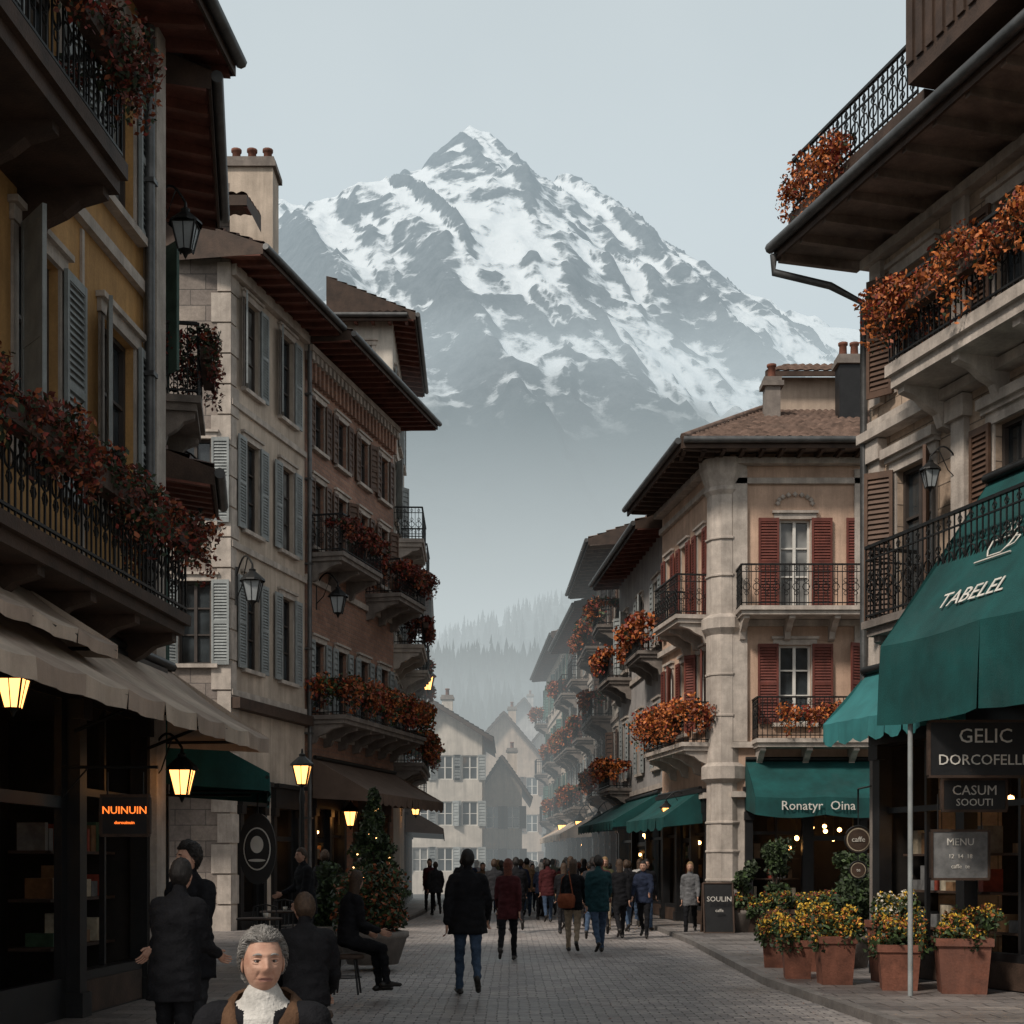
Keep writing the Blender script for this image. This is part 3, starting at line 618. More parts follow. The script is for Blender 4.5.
# ================================================================== RIGHT far
E,f=simple('grey_townhouse',(4.45,40.2),(3.75,49),-1,11.4,greyp,shg,soff,2,fl=OR,seed=5,aw=teal); chimney(E,6.3,44,12,14.6,.7,.6,tanp,2); E.done()
E,f=simple('white_townhouse',(3.8,49.2),(3.5,59),-1,13.0,whitep,shb,soff2,3,seed=8,ov=1.1); E.done()
E,f=simple('tan_townhouse',(3.55,59.2),(2.9,72),-1,12.6,tanp,shg,soff,3,seed=13,aw=canvas); E.done()
E,f=simple('cream_townhouse',(2.95,72.3),(2.2,90),-1,13.5,cream,shgn,soff,3,seed=17); E.done()
# ================================================================== far houses
def house(name,x0,x1,y0,y1,ze,zr,xr,wm,seed=1,cols=3,rows=3,rm=tileD):
    R.seed(seed); H=Bld(name,((x0+x1)/2,y0)); g=Fr((x0,y0),(x1,y0),1); ops=[]
    for r in range(rows):
        z=1.2+r*(ze-1.2)/rows*1.0
        for c in range(cols): ops.append(window(H,g,(x1-x0)*(c+.5)/cols,z,.85,1.3,frw,None,shg if seed%2 else shb,.42,0))
    wall(H('walls'),g,0,x1-x0,0,ze,ops,wm); H('walls').face([(x0,y0,ze),(x1,y0,ze),(xr,y0,zr)],wm)
    for x in (x0,x1): H('walls').face([(x,y0,0),(x,y1,0),(x,y1,ze),(x,y0,ze)],wm)
    H('walls').face([(x0,y1,0),(x1,y1,0),(x1,y1,ze),(xr,y1,zr),(x0,y1,ze)],wm)
    for a in (x0,x1):
        s=-1 if a==x0 else 1; k=(zr-ze)/abs(xr-a); o=.6
        tiles(H('roof'),(a+s*o,y0-.7,ze-k*o+.1),(a+s*o,y1,ze-k*o+.1),(xr,y1,zr+.1),(xr,y0-.7,zr+.1),rm,.4,12)
        H('roof').face([(a+s*o,y0-.7,ze-k*o-.12),(xr,y0-.7,zr-.12),(xr,y0-.7,zr+.1),(a+s*o,y0-.7,ze-k*o+.1)],wood); H('roof').face([(a+s*o,y0-.7,ze-k*o-.1),(a+s*o,y1,ze-k*o-.1),(xr,y1,zr-.1),(xr,y0-.7,zr-.1)],soff)
    chimney(H,xr+.6,y0+3,zr-1,zr+.8,.6,.6,wm,1); return H.done()
house('white_gabled_house',-5.6,-1.6,75,86,8.6,10.2,-4.2,whitep,3,3,3)
house('small_gabled_house',-1.7,.6,84,94,6.3,8.0,-.6,cream,4,2,2)
house('distant_gabled_house',-3.5,2.2,104,118,9.5,12.8,-.6,tanp,6,4,3)
house('distant_gabled_house',1.4,7,112,126,11,14.5,4.2,whitep,7,4,3)
house('distant_gabled_house',-12,-4,110,124,12,16,-8,cream,9,4,3)
house('distant_gabled_house',-2.2,3.8,135,150,14,17.5,1.2,greyp,12,4,3)
# ================================================================== ground
def sheet(name,pts,z,m,th=0):
    mb=MB(); mb.face([(x,y,z) for x,y in pts],m)
    if th:
        n=len(pts)
        for i in range(n):
            a,b=pts[i],pts[(i+1)%n]; mb.face([(*a,z),(*b,z),(*b,z-th),(*a,z-th)],asph)
    return mb.obj(name)
sheet('ground',[(-9000,-200),(9000,-200),(9000,9000),(-9000,9000)],-.004,grd)
sheet('cobblestone_street',[(-16,-10),(16,-10),(16,165),(-16,165)],0,cob)
kl=[(-2.0,-5),(-2.3,8),(-2.75,20),(-3.3,32),(-3.0,44),(-3.1,70)]; kr=[(4.4,-5),(4.0,12),(3.55,19),(3.75,28),(3.7,34),(3.2,42),(2.6,60)]
PV=.1
sheet('left_pavement',kl+[(-14,70),(-14,-5)],PV,flag,.11); sheet('right_pavement',kr+[(12,60),(12,-5)],PV,flag,.11)
for nm,kk,s in (('left_kerb',kl,1),('right_kerb',kr,-1)):
    mb=MB()
    for a,b in zip(kk,kk[1:]):
        h=Fr(a,b,s); n=max(1,int(h.L/1.0))
        for i in range(n): box(mb,h,h.L*i/n+.006,h.L*(i+1)/n-.006,.002,.14,0,PV+.005,asph)
    mb.obj(nm)
R.seed(31); mb=MB()
for k in range(900):
    y=R.uniform(8,45); x=R.uniform(-3.2,4.4); zz=.008
    if x<-2.1 or x>3.5: zz=PV+.012
    a=R.uniform(0,6.28); s=R.uniform(.012,.03); mb.face([(x+s*math.cos(a+q*1.57)*(1 if q%2 else .6),y+s*math.sin(a+q*1.57)*(1 if q%2 else .6),zz+R.uniform(0,.008)) for q in range(4)],R.choice([flD,flB,wood,leafD]))
mb.obj('fallen_leaves')
# ================================================================== lamps
lantern((-3.75,15.9,2.62),.95,True,(-4.2,16.25,2.9)); lantern((-3.85,10.8,3.0),.75,True,(-4.6,10.8,3.15))
lantern((-4.2,18.0,9.75),1.1,False,(-4.62,18.0,10.1)); lantern((-4.52,20.3,7.05),1.1,False,(-5.05,20.3,7.3))
lantern((-5.75,31.0,7.75),1.45,False,(-6.3,31.97,8.2)); lantern((-4.6,37.0,8.55),1.4,False,(-5.2,37.1,9.0))
lantern((-3.9,26,3.35),1.15,True,None,True,'street_lamp'); lantern((-4.45,38.6,2.95),1.3,True,(-4.8,38.7,3.3))
lantern((-3.3,55,8.8),1.7,True,(-4.1,55,9.3)); lantern((-3.5,46,9.9),1.4,False,(-3.75,46,10.2)); lantern((-3.3,48,3.6),1.4,True,(-3.8,48,3.9))
lantern((5.35,17.9,6.6),.7,False,(5.7,17.9,6.8))
lantern((3.1,50,3.1),1.4,True,(3.75,50,3.5)); lantern((2.9,60,3.3),1.6,True,(3.5,60,3.7)); lantern((4.0,36.3,3.0),.9,True,(4.6,36.3,3.3)); lantern((2.5,70,3.4),1.7,True,(3.0,70,3.8))
# ================================================================== plants & furniture
def bigpot(x,y,name='potted_shrub',r=.5,h=.8,mats=(leafD,leafG,leafD),n=2600,size=.05,potm=trimd,z0=PV):
    S=Bld(name,(x,y)); lathe(S('pot'),(x,y,z0),[(.001,0),(r*.6,0),(r*.8,.4),(r*.85,.42),(r*.85,.5),(r*.7,.5),(.001,.44)],potm,14)
    for k in range(11):
        a=R.uniform(0,6.28); q=R.uniform(0,r*.65); c=(x+q*math.cos(a),y+q*math.sin(a),z0+.5+R.uniform(.1,h*.75)); blob(S('foliage'),c,r*R.uniform(.35,.6),n//11,size,list(mats))
        tube(S('stems'),[(x,y,z0+.4),c],.012,wood,4)
    return S.done()
R.seed(5)
bigpot(-2.15,21.6,r=.66,h=1.0,n=6500,size=.042,mats=(leafD,leafG,leafD,flB))
bigpot(-3.1,23.5,r=.5,h=1.2,n=3500,size=.045)
S=Bld('decorated_fir_tree',(-2.6,26)); x,y=-2.55,25.8
lathe(S('pot'),(x,y,PV),[(.001,0),(.25,0),(.32,.4),(.34,.42),(.28,.42),(.001,.4)],terra,12); tube(S('trunk'),[(x,y,PV+.3),(x,y,2.9)],.05,wood,6,.01)
for k in range(85):
    t=R.random()**.8; z=.75+2.25*t; rr=((1-t)*.78+.05)*R.uniform(.7,1.15); a=R.uniform(0,6.28); e2=(x+rr*math.cos(a),y+rr*math.sin(a),z-.15)
    tube(S('limbs'),[(x,y,z),e2],.012,wood,4,.004)
    for q in range(6):
        s=q/6+.12; c=Vector((x,y,z)).lerp(Vector(e2),s); blob(S('needles'),c,.085,24,.04,[leafD,leafD,leafG])
    if k%3==0: lathe(S('lights'),e2,[(.001,-.02),(.02,0),(.001,.02)],warmD,6)
S.done()
def planter(x,y,w,h,mats,rot=0,n=2400,z0=PV,potm=terra,size=.03,up=.32):
    S=Bld('flower_planter',(x,y)); hw=w/2; ca,sa=math.cos(rot),math.sin(rot)
    rows=[[(x+hw_*(sx*ca-sy*sa),y+hw_*(sx*sa+sy*ca),z0+z) for sx,sy in ((1,1),(-1,1),(-1,-1),(1,-1))] for hw_,z in ((hw*.82,0),(hw*.97,h-.1),(hw*1.06,h-.09),(hw*1.06,h),(hw*.92,h),(hw*.9,h-.06))]
    S('pot').grid(rows,potm,False,True); S('pot').face(rows[-1],leafD)
    for k in range(18):
        c=(x+R.uniform(-1,1)*hw*1.05,y+R.uniform(-1,1)*hw*1.05,z0+h+R.uniform(.0,up)); blob(S('leaves'),(c[0],c[1],c[2]-.1),.14,n//36,size*1.2,[leafD,leafG]); blob(S('flowers'),c,.11,n//30,size*.8,mats+[leafG])
        tube(S('stems'),[(c[0],c[1],z0+h-.08),c],.005,leafD,3)
    return S.done()
for x,y,w,m_,hh in ((3.85,18.9,.40,[flY,flY,flO],.52),(4.15,18.0,.46,[flY,flO],.62),(4.75,17.2,.5,[flY,flB,flO],.56),(4.35,20.2,.5,[flY,flY],.6),(5.0,18.3,.56,[flY,flL],.8),(5.4,16.8,.62,[flY,flB],.66),(3.95,20.9,.42,[flB,flY],.5)):
    planter(x,y,w,hh,m_,R.uniform(-.25,.25))
for x,y in ((5.9,30.6),(6.4,30.3),(5.4,31.6),(6.9,31.2)): planter(x,y,.7,.55,[flY,flR,leafG],potm=wood,size=.045)
bigpot(6.0,31.8,r=.5,h=2.2,n=3200,size=.055); bigpot(7.6,31.2,r=.45,h=1.5,n=2200,size=.055); bigpot(5.2,31.5,r=.35,h=1.5,n=1600,size=.055)
for k,(x,y) in enumerate(((5.1,20.9),(5.3,22.3))): bigpot(x,y,r=.34,h=1.1,n=1500,size=.045)
def aboard(x,y,t):
    S=Bld('sidewalk_chalkboard',(x,y)); 
    for s in (-1,1):
        q=[(x-.33,y+s*.28,PV),(x+.33,y+s*.28,PV),(x+.33,y+s*.03,1.2),(x-.33,y+s*.03,1.2)]; S('panels').face(q,black)
        for a,b in ((0,1),(1,2),(2,3),(3,0)): tube(S('frame'),[q[a],q[b]],.025,wood,4)
    e=S.done(); text(t,.16,(x,y-.24,.85),0,letter,e,.003); text('caffe',.1,(x,y-.27,.6),0,letter,e,.003)
aboard(4.6,31.3,'SOULIN')
for z,r in ((2.0,.2),(1.55,.13)):
    S=Bld('round_sign',(5.1,20.6)); x,y=5.12,20.7; pts=[(x+r*math.cos(t*math.pi/12),y,z+r*math.sin(t*math.pi/12)) for t in range(24)]; S('disc').face(pts,wood); S('disc').face([(x+(a-x)*.86,y-.006,z+(c-z)*.86) for a,b,c in pts],goods[1]); S('disc').face([(x+(a-x)*.78,y-.01,z+(c-z)*.78) for a,b,c in pts],wood)
    tube(S('rim'),pts+[pts[0]],.012,iron,5); tube(S('hanger'),[(x,y,z+r),(x,y,z+r+.25)],.008,iron,4)
    if z>1.9: tube(S('hanger'),[(x,y,z+r+.2),(x,y,2.75),(5.12,19.95,2.75)],.014,iron,4)
    e=S.done(); text('caffe' if z>1.9 else 'te',r*.55,(x,y-.02,z),0,letter,e,.002)
def chair(x,y,rot=0,z0=PV):
    S=Bld('bistro_chair',(x,y)); T=lambda a,b,c:(x+a*math.cos(rot)-b*math.sin(rot),y+a*math.sin(rot)+b*math.cos(rot),z0+c)
    K=S('frame')
    for a in (-.18,.18):
        tube(K,[T(a,.2,0),T(a*.9,.17,.45)],.012,black,5); tube(K,[T(a*1.05,-.24,0),T(a,-.18,.45),T(a,-.24,.88)],.012,black,5)
    tube(K,[T(-.18,-.24,.88),T(0,-.27,.92),T(.18,-.24,.88)],.013,black,5)
    for a in (-.1,-.03,.04,.11): tube(K,[T(a,-.19,.47),T(a,-.25,.9)],.007,black,4)
    S('seat').face([T(.2*math.cos(t*math.pi/8),.2*math.sin(t*math.pi/8),.475) for t in range(16)],wood); S('seat').face([T(.2*math.cos(t*math.pi/8),.2*math.sin(t*math.pi/8),.45) for t in range(16)],wood)
    tube(S('seat'),[T(.2*math.cos(t*math.pi/8),.2*math.sin(t*math.pi/8),.462) for t in range(17)],.014,black,5)
    return S.done()
def stool(x,y,z0=PV):
    S=Bld('round_stool',(x,y)); lathe(S('seat'),(x,y,z0),[(.001,.42),(.19,.42),(.2,.44),(.19,.47),(.001,.475)],wood,18)
    for k in range(4):
        a=math.pi/4+k*math.pi/2; tube(S('legs'),[(x+.2*math.cos(a),y+.2*math.sin(a),z0),(x+.13*math.cos(a),y+.13*math.sin(a),z0+.43)],.014,black,6)
    tube(S('legs'),[(x+.165*math.cos(t*math.pi/6),y+.165*math.sin(t*math.pi/6),z0+.2) for t in range(13)],.008,black,4); return S.done()
def table(x,y,z0=PV):
    S=Bld('bistro_table',(x,y)); lathe(S('top'),(x,y,z0+.72),[(.001,0),(.33,0),(.34,.015),(.33,.03),(.001,.03)],wood,20); lathe(S('pedestal'),(x,y,z0),[(.24,0),(.22,.03),(.04,.07),(.025,.4),(.03,.7)],black,10)
    lathe(S('cup'),(x+.1,y-.05,z0+.752),[(.001,0),(.03,0),(.04,.07),(.036,.07),(.001,.01)],letter,10); return S.done()
for x,y in ((-3.7,20.5),(-3.9,23.5)):
    table(x,y); chair(x+.5,y+.2,1.4); chair(x-.1,y+.6,3.0)
# ================================================================== people
def vm(name,col,r=.85,v=.3): return M(name,col,r,v,10,.45,70,spec=.12)
def skinm():
    m,n,l,b=nt('skin'); tc=n.new('ShaderNodeTexCoord'); a=noi(n,l,tc.outputs['Object'],16,4); r=ramp(n,[(.35,(.34,.175,.12)),(.65,(.46,.275,.20))]); l.new(a.outputs['Fac'],r.inputs[0]); l.new(r.outputs[0],b.inputs['Base Color'])
    b.inputs['Roughness'].default_value=.55; b.inputs['Specular IOR Level'].default_value=.3; mp=n.new('ShaderNodeMapping'); mp.inputs['Scale'].default_value=(40,40,150); l.new(tc.outputs['Object'],mp.inputs['Vector']); q=noi(n,l,mp.outputs[0],1,5,.7)
    bp=n.new('ShaderNodeBump'); bp.inputs['Strength'].default_value=.4; bp.inputs['Distance'].default_value=.006; l.new(q.outputs['Fac'],bp.inputs['Height']); l.new(bp.outputs[0],b.inputs['Normal']); return m
skin=skinm(); lips=M('lips',(.26,.12,.095),.5,.1,12,0); eyew=M('eye_white',(.28,.26,.25),.25,.05,5,0); iris=M('iris',(.03,.02,.015),.1,.1,5,0)
cm={k:vm('cloth_'+k,c) for k,c in dict(black=(.010,.010,.012),navy=(.018,.024,.045),jeans=(.045,.07,.115),grey=(.12,.12,.125),khaki=(.27,.21,.15),red=(.15,.028,.022),brown=(.10,.055,.032),teal=(.010,.035,.042),pale=(.36,.35,.34),char=(.025,.025,.028),white=(.48,.46,.43),olive=(.06,.06,.032),tan=(.22,.14,.08),wine=(.06,.015,.017)).items()}
hm={k:M('hair_'+k,c,.6,.5,40,.4,150) for k,c in dict(black=(.012,.009,.008),brown=(.05,.028,.016),grey=(.25,.235,.22),red=(.12,.03,.015),blond=(.24,.15,.07)).items()}
shoe=M('shoe_leather',(.02,.017,.015),.5,.3,10,0)
class Body:
    def __init__(s): s.v=[];s.f=[]
    def loft(s,rings,n=14):
        i=len(s.v)
        for c,X,Y in rings:
            for k in range(n):
                t=2*math.pi*k/n; s.v.append(tuple(c+X*math.cos(t)+Y*math.sin(t)))
        for a in range(len(rings)-1):
            for k in range(n): s.f.append((i+a*n+k,i+a*n+(k+1)%n,i+(a+1)*n+(k+1)%n,i+(a+1)*n+k))
        s.f.append(tuple(reversed(range(i,i+n)))); j=i+(len(rings)-1)*n; s.f.append(tuple(range(j,j+n)))
    def limb(s,a,b,ra,rb):
        d=(b-a); L=d.length; d.normalize(); x=d.cross(Vector((0,0,1)) if abs(d.z)<.95 else Vector((0,1,0))).normalized(); y=d.cross(x); R_=[]
        for t,q in ((-.9,.35),(-.6,.75),(0,1)): R_.append((a+d*ra*t,x*ra*q,y*ra*q))
        for t in (.33,.66): r=ra+(rb-ra)*t; r*=1.03; R_.append((a+d*L*t,x*r,y*r))
        for t,q in ((0,1),(.6,.75),(.9,.35)): R_.append((b+d*rb*t,x*rb*q,y*rb*q))
        s.loft(R_)
def rotX(p,a,piv): q=p-piv; return Vector((q.x,q.y*math.cos(a)+q.z*math.sin(a),-q.y*math.sin(a)+q.z*math.cos(a)))+piv
def segd(p,a,b):
    ab=b-a; t=max(0,min(1,(p-a).dot(ab)/max(ab.dot(ab),1e-9))); return (p-a-ab*t).length
def head_mesh(mb,C,Rm,hair,nu=36,nv=28,hs='short',ms=None):
    sk,ha,ew,ir,lp=ms; W=lambda p:C+Rm@Vector(p); G=lambda a,s:math.exp(-(a/s)**2)
    old=hs=='wavy'
    def surf(th,ph):
        dz=math.cos(th); s=math.sin(th); dx=s*math.sin(ph); dy=s*math.cos(ph)
        x,y,z=.074*dx,.094*dy,.120*dz
        if dz<0:
            x*=1-.16*(-dz)**1.6
            if dy<0: y*=1-.45*min(1,-dz*1.2)
        if dy>0:
            fr_=dy**1.2
            n=max(0,1-abs((z+.022)/.034)) if z<-.022 else max(0,1-(z+.022)/.05)
            y+=.027*G(x,.0145)*n*fr_ + .011*G(x,.024)*G(z+.032,.011)*fr_
            y-=.014*(G(x-.031,.017)+G(x+.031,.017))*G(z-.006,.014)*fr_
            y+=.009*G(z-.027,.009)*G(x,.05)*fr_
            y+=.007*G(x,.028)*G(z+.060,.007)*fr_+.006*G(x,.024)*G(z+.074,.007)*fr_-.007*G(x,.03)*G(z+.067,.003)*fr_
            y+=.010*G(x,.026)*G(z+.100,.018)*fr_
            y+=.006*(G(x-.044,.016)+G(x+.044,.016))*G(z+.020,.018)*fr_
            for sg in (-1,1):
                cx=sg*(.020+.45*(-.03-z)) if z<-.028 else 0
                if z<-.028: y-=.0045*G(x-cx,.005)*G(z+.05,.022)*fr_*(1.5 if old else .8)
                if old: y-=.003*G(z+.014-.1*abs(x-sg*.03),.003)*G(x-sg*.03,.018)*fr_
            if old:
                for q in (.042,.050,.058): y-=.0018*G(z-q-.06*abs(x),.0022)*G(x,.04)*fr_
        return Vector((x,y,z))
    rows=[[surf(math.pi*(j+.001)/nv*.998,2*math.pi*i/nu) for i in range(nu)] for j in range(nv+1)]
    base=len(mb.f); mb.grid([[W(p) for p in r] for r in rows],sk,True,True)
    li=mb.mi(lp); k=base
    for j in range(nv):
        for i in range(nu):
            p=(rows[j][i]+rows[j+1][(i+1)%nu])/2
            if p.y>.05 and (p.x/.027)**2+((p.z+.067)/.008)**2<1: mb.m[k]=li
            k+=1
    for s in (-1,1):
        for rr,m_,yy in ((.0115,ew,.0728),(.0054,ir,.0808)):
            c=(s*.031,yy-.001,.003); rws=[[W((c[0]+rr*math.sin(a)*math.cos(b),c[1]+rr*math.sin(a)*math.sin(b)*(.9),c[2]+rr*math.cos(a)*(.75 if m_ is ew else 1))) for b in [2*math.pi*q/10 for q in range(10)]] for a in [math.pi*(q+.01)/8.02 for q in range(9)]]
            mb.grid(rws,m_,True,True)
        pts=[W((s*(.014+.034*q/5),.094-.012*(q/5)**2,.023+.005*math.sin(math.pi*q/5))) for q in range(6)]; tube(mb,pts,[.002,.0038,.0044,.0038,.003,.0015],ha,5)
        for zz,bb,tr_ in ((.0078,.0032,.0045),(-.0045,-.003,.0034)):
            pts=[W((s*(.015+.032*q/5),.0838-.010*(q/5)**2,zz+bb*math.sin(math.pi*q/5))) for q in range(6)]; tube(mb,pts,tr_,sk,6)
        rws=[[W((s*(.072+.011*math.sin(a)*(.5+.5*math.cos(b))),-.004+.019*math.sin(a)*math.sin(b)+.006*math.cos(a),-.008+.033*math.cos(a))) for b in [2*math.pi*q/8 for q in range(8)]] for a in [math.pi*(q+.01)/8.02 for q in range(9)]]
        mb.grid(rws,sk,True,True)
    def hl(ph):
        c=math.cos(ph)
        if c>.55: return .070 if old else .062
        if c>0.05: return (.070 if old else .062)-(.078 if old else .077)*(.55-c)/.5
        return -.008-.062*min(1,(.05-c)/.6) if old else -.015-.065*min(1,(.05-c)/.6)
    hr=[]; n2=nu*2; v2=nv
    for j in range(v2+1):
        row=[]
        for i in range(n2):
            ph=2*math.pi*i/n2; zl=hl(ph); tmax=math.acos(max(-1,min(1,zl/.118)))
            th=tmax*j/v2; p=surf(th,ph); nn=p.normalized(); t=j/v2
            off=(.008 if old else .016)*(1-t**4)+.0015
            q=noise.noise(p*55)*.005+noise.noise(Vector((p.x*160,p.y*160,p.z*30)))*.004
            if hs=='curly': off+=.010*(1-t**3); q=noise.noise(p*42)*.014+noise.noise(p*90)*.006
            row.append(W(p+nn*(off+q*(1-t**5))))
        hr.append(row)
    mb.grid(hr,ha,True,True)
    if hs in('long','pony'):
        rws=[]; L=.26
        for q in range(9):
            t=q/8; z=.05-L*t*1.15; wv=.078*(1-.25*t**2); dv=.05*(1-.3*t)
            rws.append([W((wv*math.cos(a)*(1+.1*noise.noise(Vector((a*3,t*4,1)))),-.055-.02*t+dv*math.sin(a)*(1+.2*noise.noise(Vector((a*4,t*3,5)))),z)) for a in [2*math.pi*k/16 for k in range(16)]])
        mb.grid(rws,ha,True,True); mb.face(rws[-1],ha)
    if hs in('curly','wavy'):
        for k in range(3200 if old else 700):
            ph=R.uniform(0,2*math.pi); tm=math.acos(hl(ph)/.118); th=tm*R.random()**.6; p=surf(th,ph); nn=p.normalized()
            wv=noise.noise(p*16)*1.3+R.gauss(0,.25)
            g_=Vector((wv*.6+p.x*7+.25,-.75,-.2+wv*.3-abs(p.x)*5)); tn=(g_-nn*g_.dot(nn)).normalized(); o0=.008+.007*R.random(); sc_=1 if old else 1.1
            pts=[W(p+nn*(o0-.006)),W(p+nn*(o0+.004)+tn*.010*sc_),W(p+nn*(o0+.004)+tn*.022*sc_+Vector((0,0,.002*R.gauss(0,1)))),W(p+nn*(o0-.001)+tn*.032*sc_)]
            tube(mb,pts,[.0012,.0015,.0012,.0004] if old else [.003,.0032,.0025,.0008],ha,3)
cache={}
def hand(mb,w,d,side,fwd,sk):
    d=d.normalized(); s=fwd.cross(d).normalized(); n=fwd-d*fwd.dot(d); n.normalize()
    rows=[]
    for t,rw,rt in ((-.01,.024,.022),(.02,.034,.018),(.055,.042,.016),(.085,.040,.014),(.095,.03,.008)):
        rows.append([w+d*t+n*rw*math.cos(a)+s*rt*math.sin(a) for a in [2*math.pi*k/10 for k in range(10)]])
    mb.grid(rows,sk,True,True); mb.face(rows[-1],sk)
    for k,(o,L) in enumerate(((.028,.070),(.010,.078),(-.009,.073),(-.027,.058))):
        b=w+d*.085+n*o; c=-s*side
        tube(mb,[b,b+d*L*.4+c*L*.08,b+d*L*.72+c*L*.3,b+d*L*.88+c*L*.6],[.0095,.009,.008,.006],sk,6)
    b=w+d*.03+n*.03; tube(mb,[b,b+n*.022+d*.028,b+n*.026+d*.055-s*side*.008],[.012,.0105,.007],sk,6)
def make_person(key,legs=((20,8),(-16,22)),arms=((-15,8,15),(18,8,20)),lean=3,hem=.78,bulk=1.0,hs='short',sit=False,hy=0,hp=0,vox=.017,fem=False,res=(36,28),scarf=False,collar=False,flare=1.0):
    if key in cache: return cache[key]
    b=Body(); V=Vector; pel=V((0,0,.93)); segs=[]; la=rad(lean)
    T=lambda p:rotX(V(p),la,pel)
    sw=.165 if not fem else .148
    if collar: sw=.185
    k=bulk
    prof=[(.86,.150,.105),(.95,.155,.115),(1.05,.142,.105),(1.15,.147,.112),(1.27,.168,.122),(1.36,.172,.115),(1.42,.145,.095),(1.465,.085,.07),(1.50,.058,.058)]
    cl,sl=math.cos(la),math.sin(la)
    b.loft([(T((0,-.005,z)),V((rx*k*(.93 if fem else 1),0,0)),V((0,ry*k*cl,-ry*k*sl))) for z,rx,ry in prof],20)
    b.limb(T((0,0,1.46)),T((0,.012,1.56)),.056,.052)
    if not collar and not scarf: b.loft([(T((0,-.004,z)),V((r,0,0)),V((0,r*.9,0))) for z,r in ((1.43,.085),(1.47,.075),(1.505,.068))],16)
    segs.append((T((0,0,1.52)),T((0,.012,1.58)),3,.045)); segs.append((pel,T((0,0,1.44)),0,.14*k)); segs.append((T((-.1,0,1.4)),T((.1,0,1.4)),0,.11))
    if not sit:
        n=8; rg=[]
        for i in range(n+1):
            t=i/n; z=hem+(1.12-hem)*t; rx=(.185-.03*t)*k*flare; ry=(.145-.03*t)*k*flare; rg.append((T((0,0,z)) if z>.93 else V((0,0,z)),V((rx,0,0)),V((0,ry,0))))
        b.loft(rg,22)
    hands=[]; low=9
    for s,(ta,kf) in ((-1,legs[0]),(1,legs[1])):
        ta=rad(ta); kf=rad(kf); h=V((s*.085,0,.90)); spread=.02*s
        kn=h+V((spread,math.sin(ta),-math.cos(ta)))*.43; an=kn+V((0,math.sin(ta-kf),-math.cos(ta-kf)))*.41
        b.limb(h,kn,.092,.062); b.limb(kn,an,.062,.047)
        ft=rad(max(-50,min(12,math.degrees(ta-kf)*.8 if (ta-kf)<0 else math.degrees(ta-kf)*.5)))
        if sit: ft=0
        fd=V((s*.12,math.cos(ft),math.sin(ft))).normalized(); hl=an-fd*.05+V((0,0,-.045)); to=an+fd*.17+V((0,0,-.052))
        b.limb(hl,to,.042,.034); b.limb(an,hl+fd*.03,.044,.042)
        segs+= [(h,kn,1,.075),(kn,an,1,.055),(hl,to,2,.045)]; low=min(low,hl.z-.042,to.z-.034)
    for i,s in enumerate((-1,1)):
        fa,ab,el=[rad(q) for q in arms[i]]; sh=T((s*sw,0,1.395)); 
        d1=V((s*math.sin(ab)*math.cos(fa),math.sin(fa),-math.cos(fa)*math.cos(ab))); e=sh+d1*.285
        d2=V((s*math.sin(ab)*.3-.15*s*math.sin(el),math.sin(fa+el),-math.cos(fa+el))).normalized(); w=e+d2*.25
        b.limb(sh,e,.066*k,.052*k); b.limb(e,w,.052*k,.038*k); b.limb(T((s*sw*.5,0,1.405)),sh,.07,.066*k)
        segs+=[(sh,e,0,.06),(e,w,0,.045)]; hands.append((w,d2,s))
    if scarf: b.loft([(T((0,.012,z)),V((r,0,0)),V((0,r*.95,0))) for z,r in ((1.40,.10),(1.45,.092),(1.485,.08),(1.51,.072),(1.53,.062))],16)
    me=bpy.data.meshes.new('b'); me.from_pydata(b.v,[],b.f); o=bpy.data.objects.new('b',me); scene.collection.objects.link(o)
    m_=o.modifiers.new('r','REMESH'); m_.mode='VOXEL'; m_.voxel_size=vox; sm=o.modifiers.new('s','SMOOTH'); sm.iterations=4; sm.factor=.5
    bpy.context.view_layer.update(); ev=bpy.data.meshes.new_from_object(o.evaluated_get(bpy.context.evaluated_depsgraph_get())); bpy.data.objects.remove(o)
    mats=[cm['black'],cm['jeans'],shoe,skin,hm['brown'],cm['white'],eyew,iris,lips]
    mb=MB(); mb.mats=list(mats); vs=[]
    for v in ev.vertices:
        p=v.co.copy(); nn=v.normal
        amp=.014 if p.z<1.42 else .003
        q=noise.noise(V((p.x*9,p.y*9,p.z*17)))*amp+noise.noise(p*34)*amp*.35-abs(noise.noise(V((p.x*5+7,p.y*5,p.z*13))))*amp*.6
        vs.append(p+nn*q)
    mb.v=[tuple(p) for p in vs]
    for pl in ev.polygons:
        c=sum((vs[i] for i in pl.vertices),V())/len(pl.vertices); best=min(segs,key=lambda g:segd(c,g[0],g[1])-g[3]); mi=best[2]
        if not sit and mi in(0,1) and c.z>hem-.005 and abs(c.x)<.24*k and abs(c.y)<.19*k: mi=0
        elif mi==0 and not sit and c.z<hem and abs(c.x)<.17: mi=1
        if sit and mi==1 and c.z>.98: mi=0
        if scarf and mi in (0,3) and (c-T((0,.012,1.49))).length<.105 and 1.42<c.z<1.54: mi=5
        if scarf and mi==0 and c.y>.04 and c.z>1.12 and abs(c.x)<.055*(c.z-1.12)/.3: mi=5
        mb.f.append(tuple(pl.vertices)); mb.m.append(mi); mb.sm.append(True); mb.uv.extend([(0,0)]*len(pl.vertices))
    for w,d,s in hands: hand(mb,w+d*.02,d,s,V((0,1,0)) if abs(d.y)<.8 else V((0,0,1)),skin)
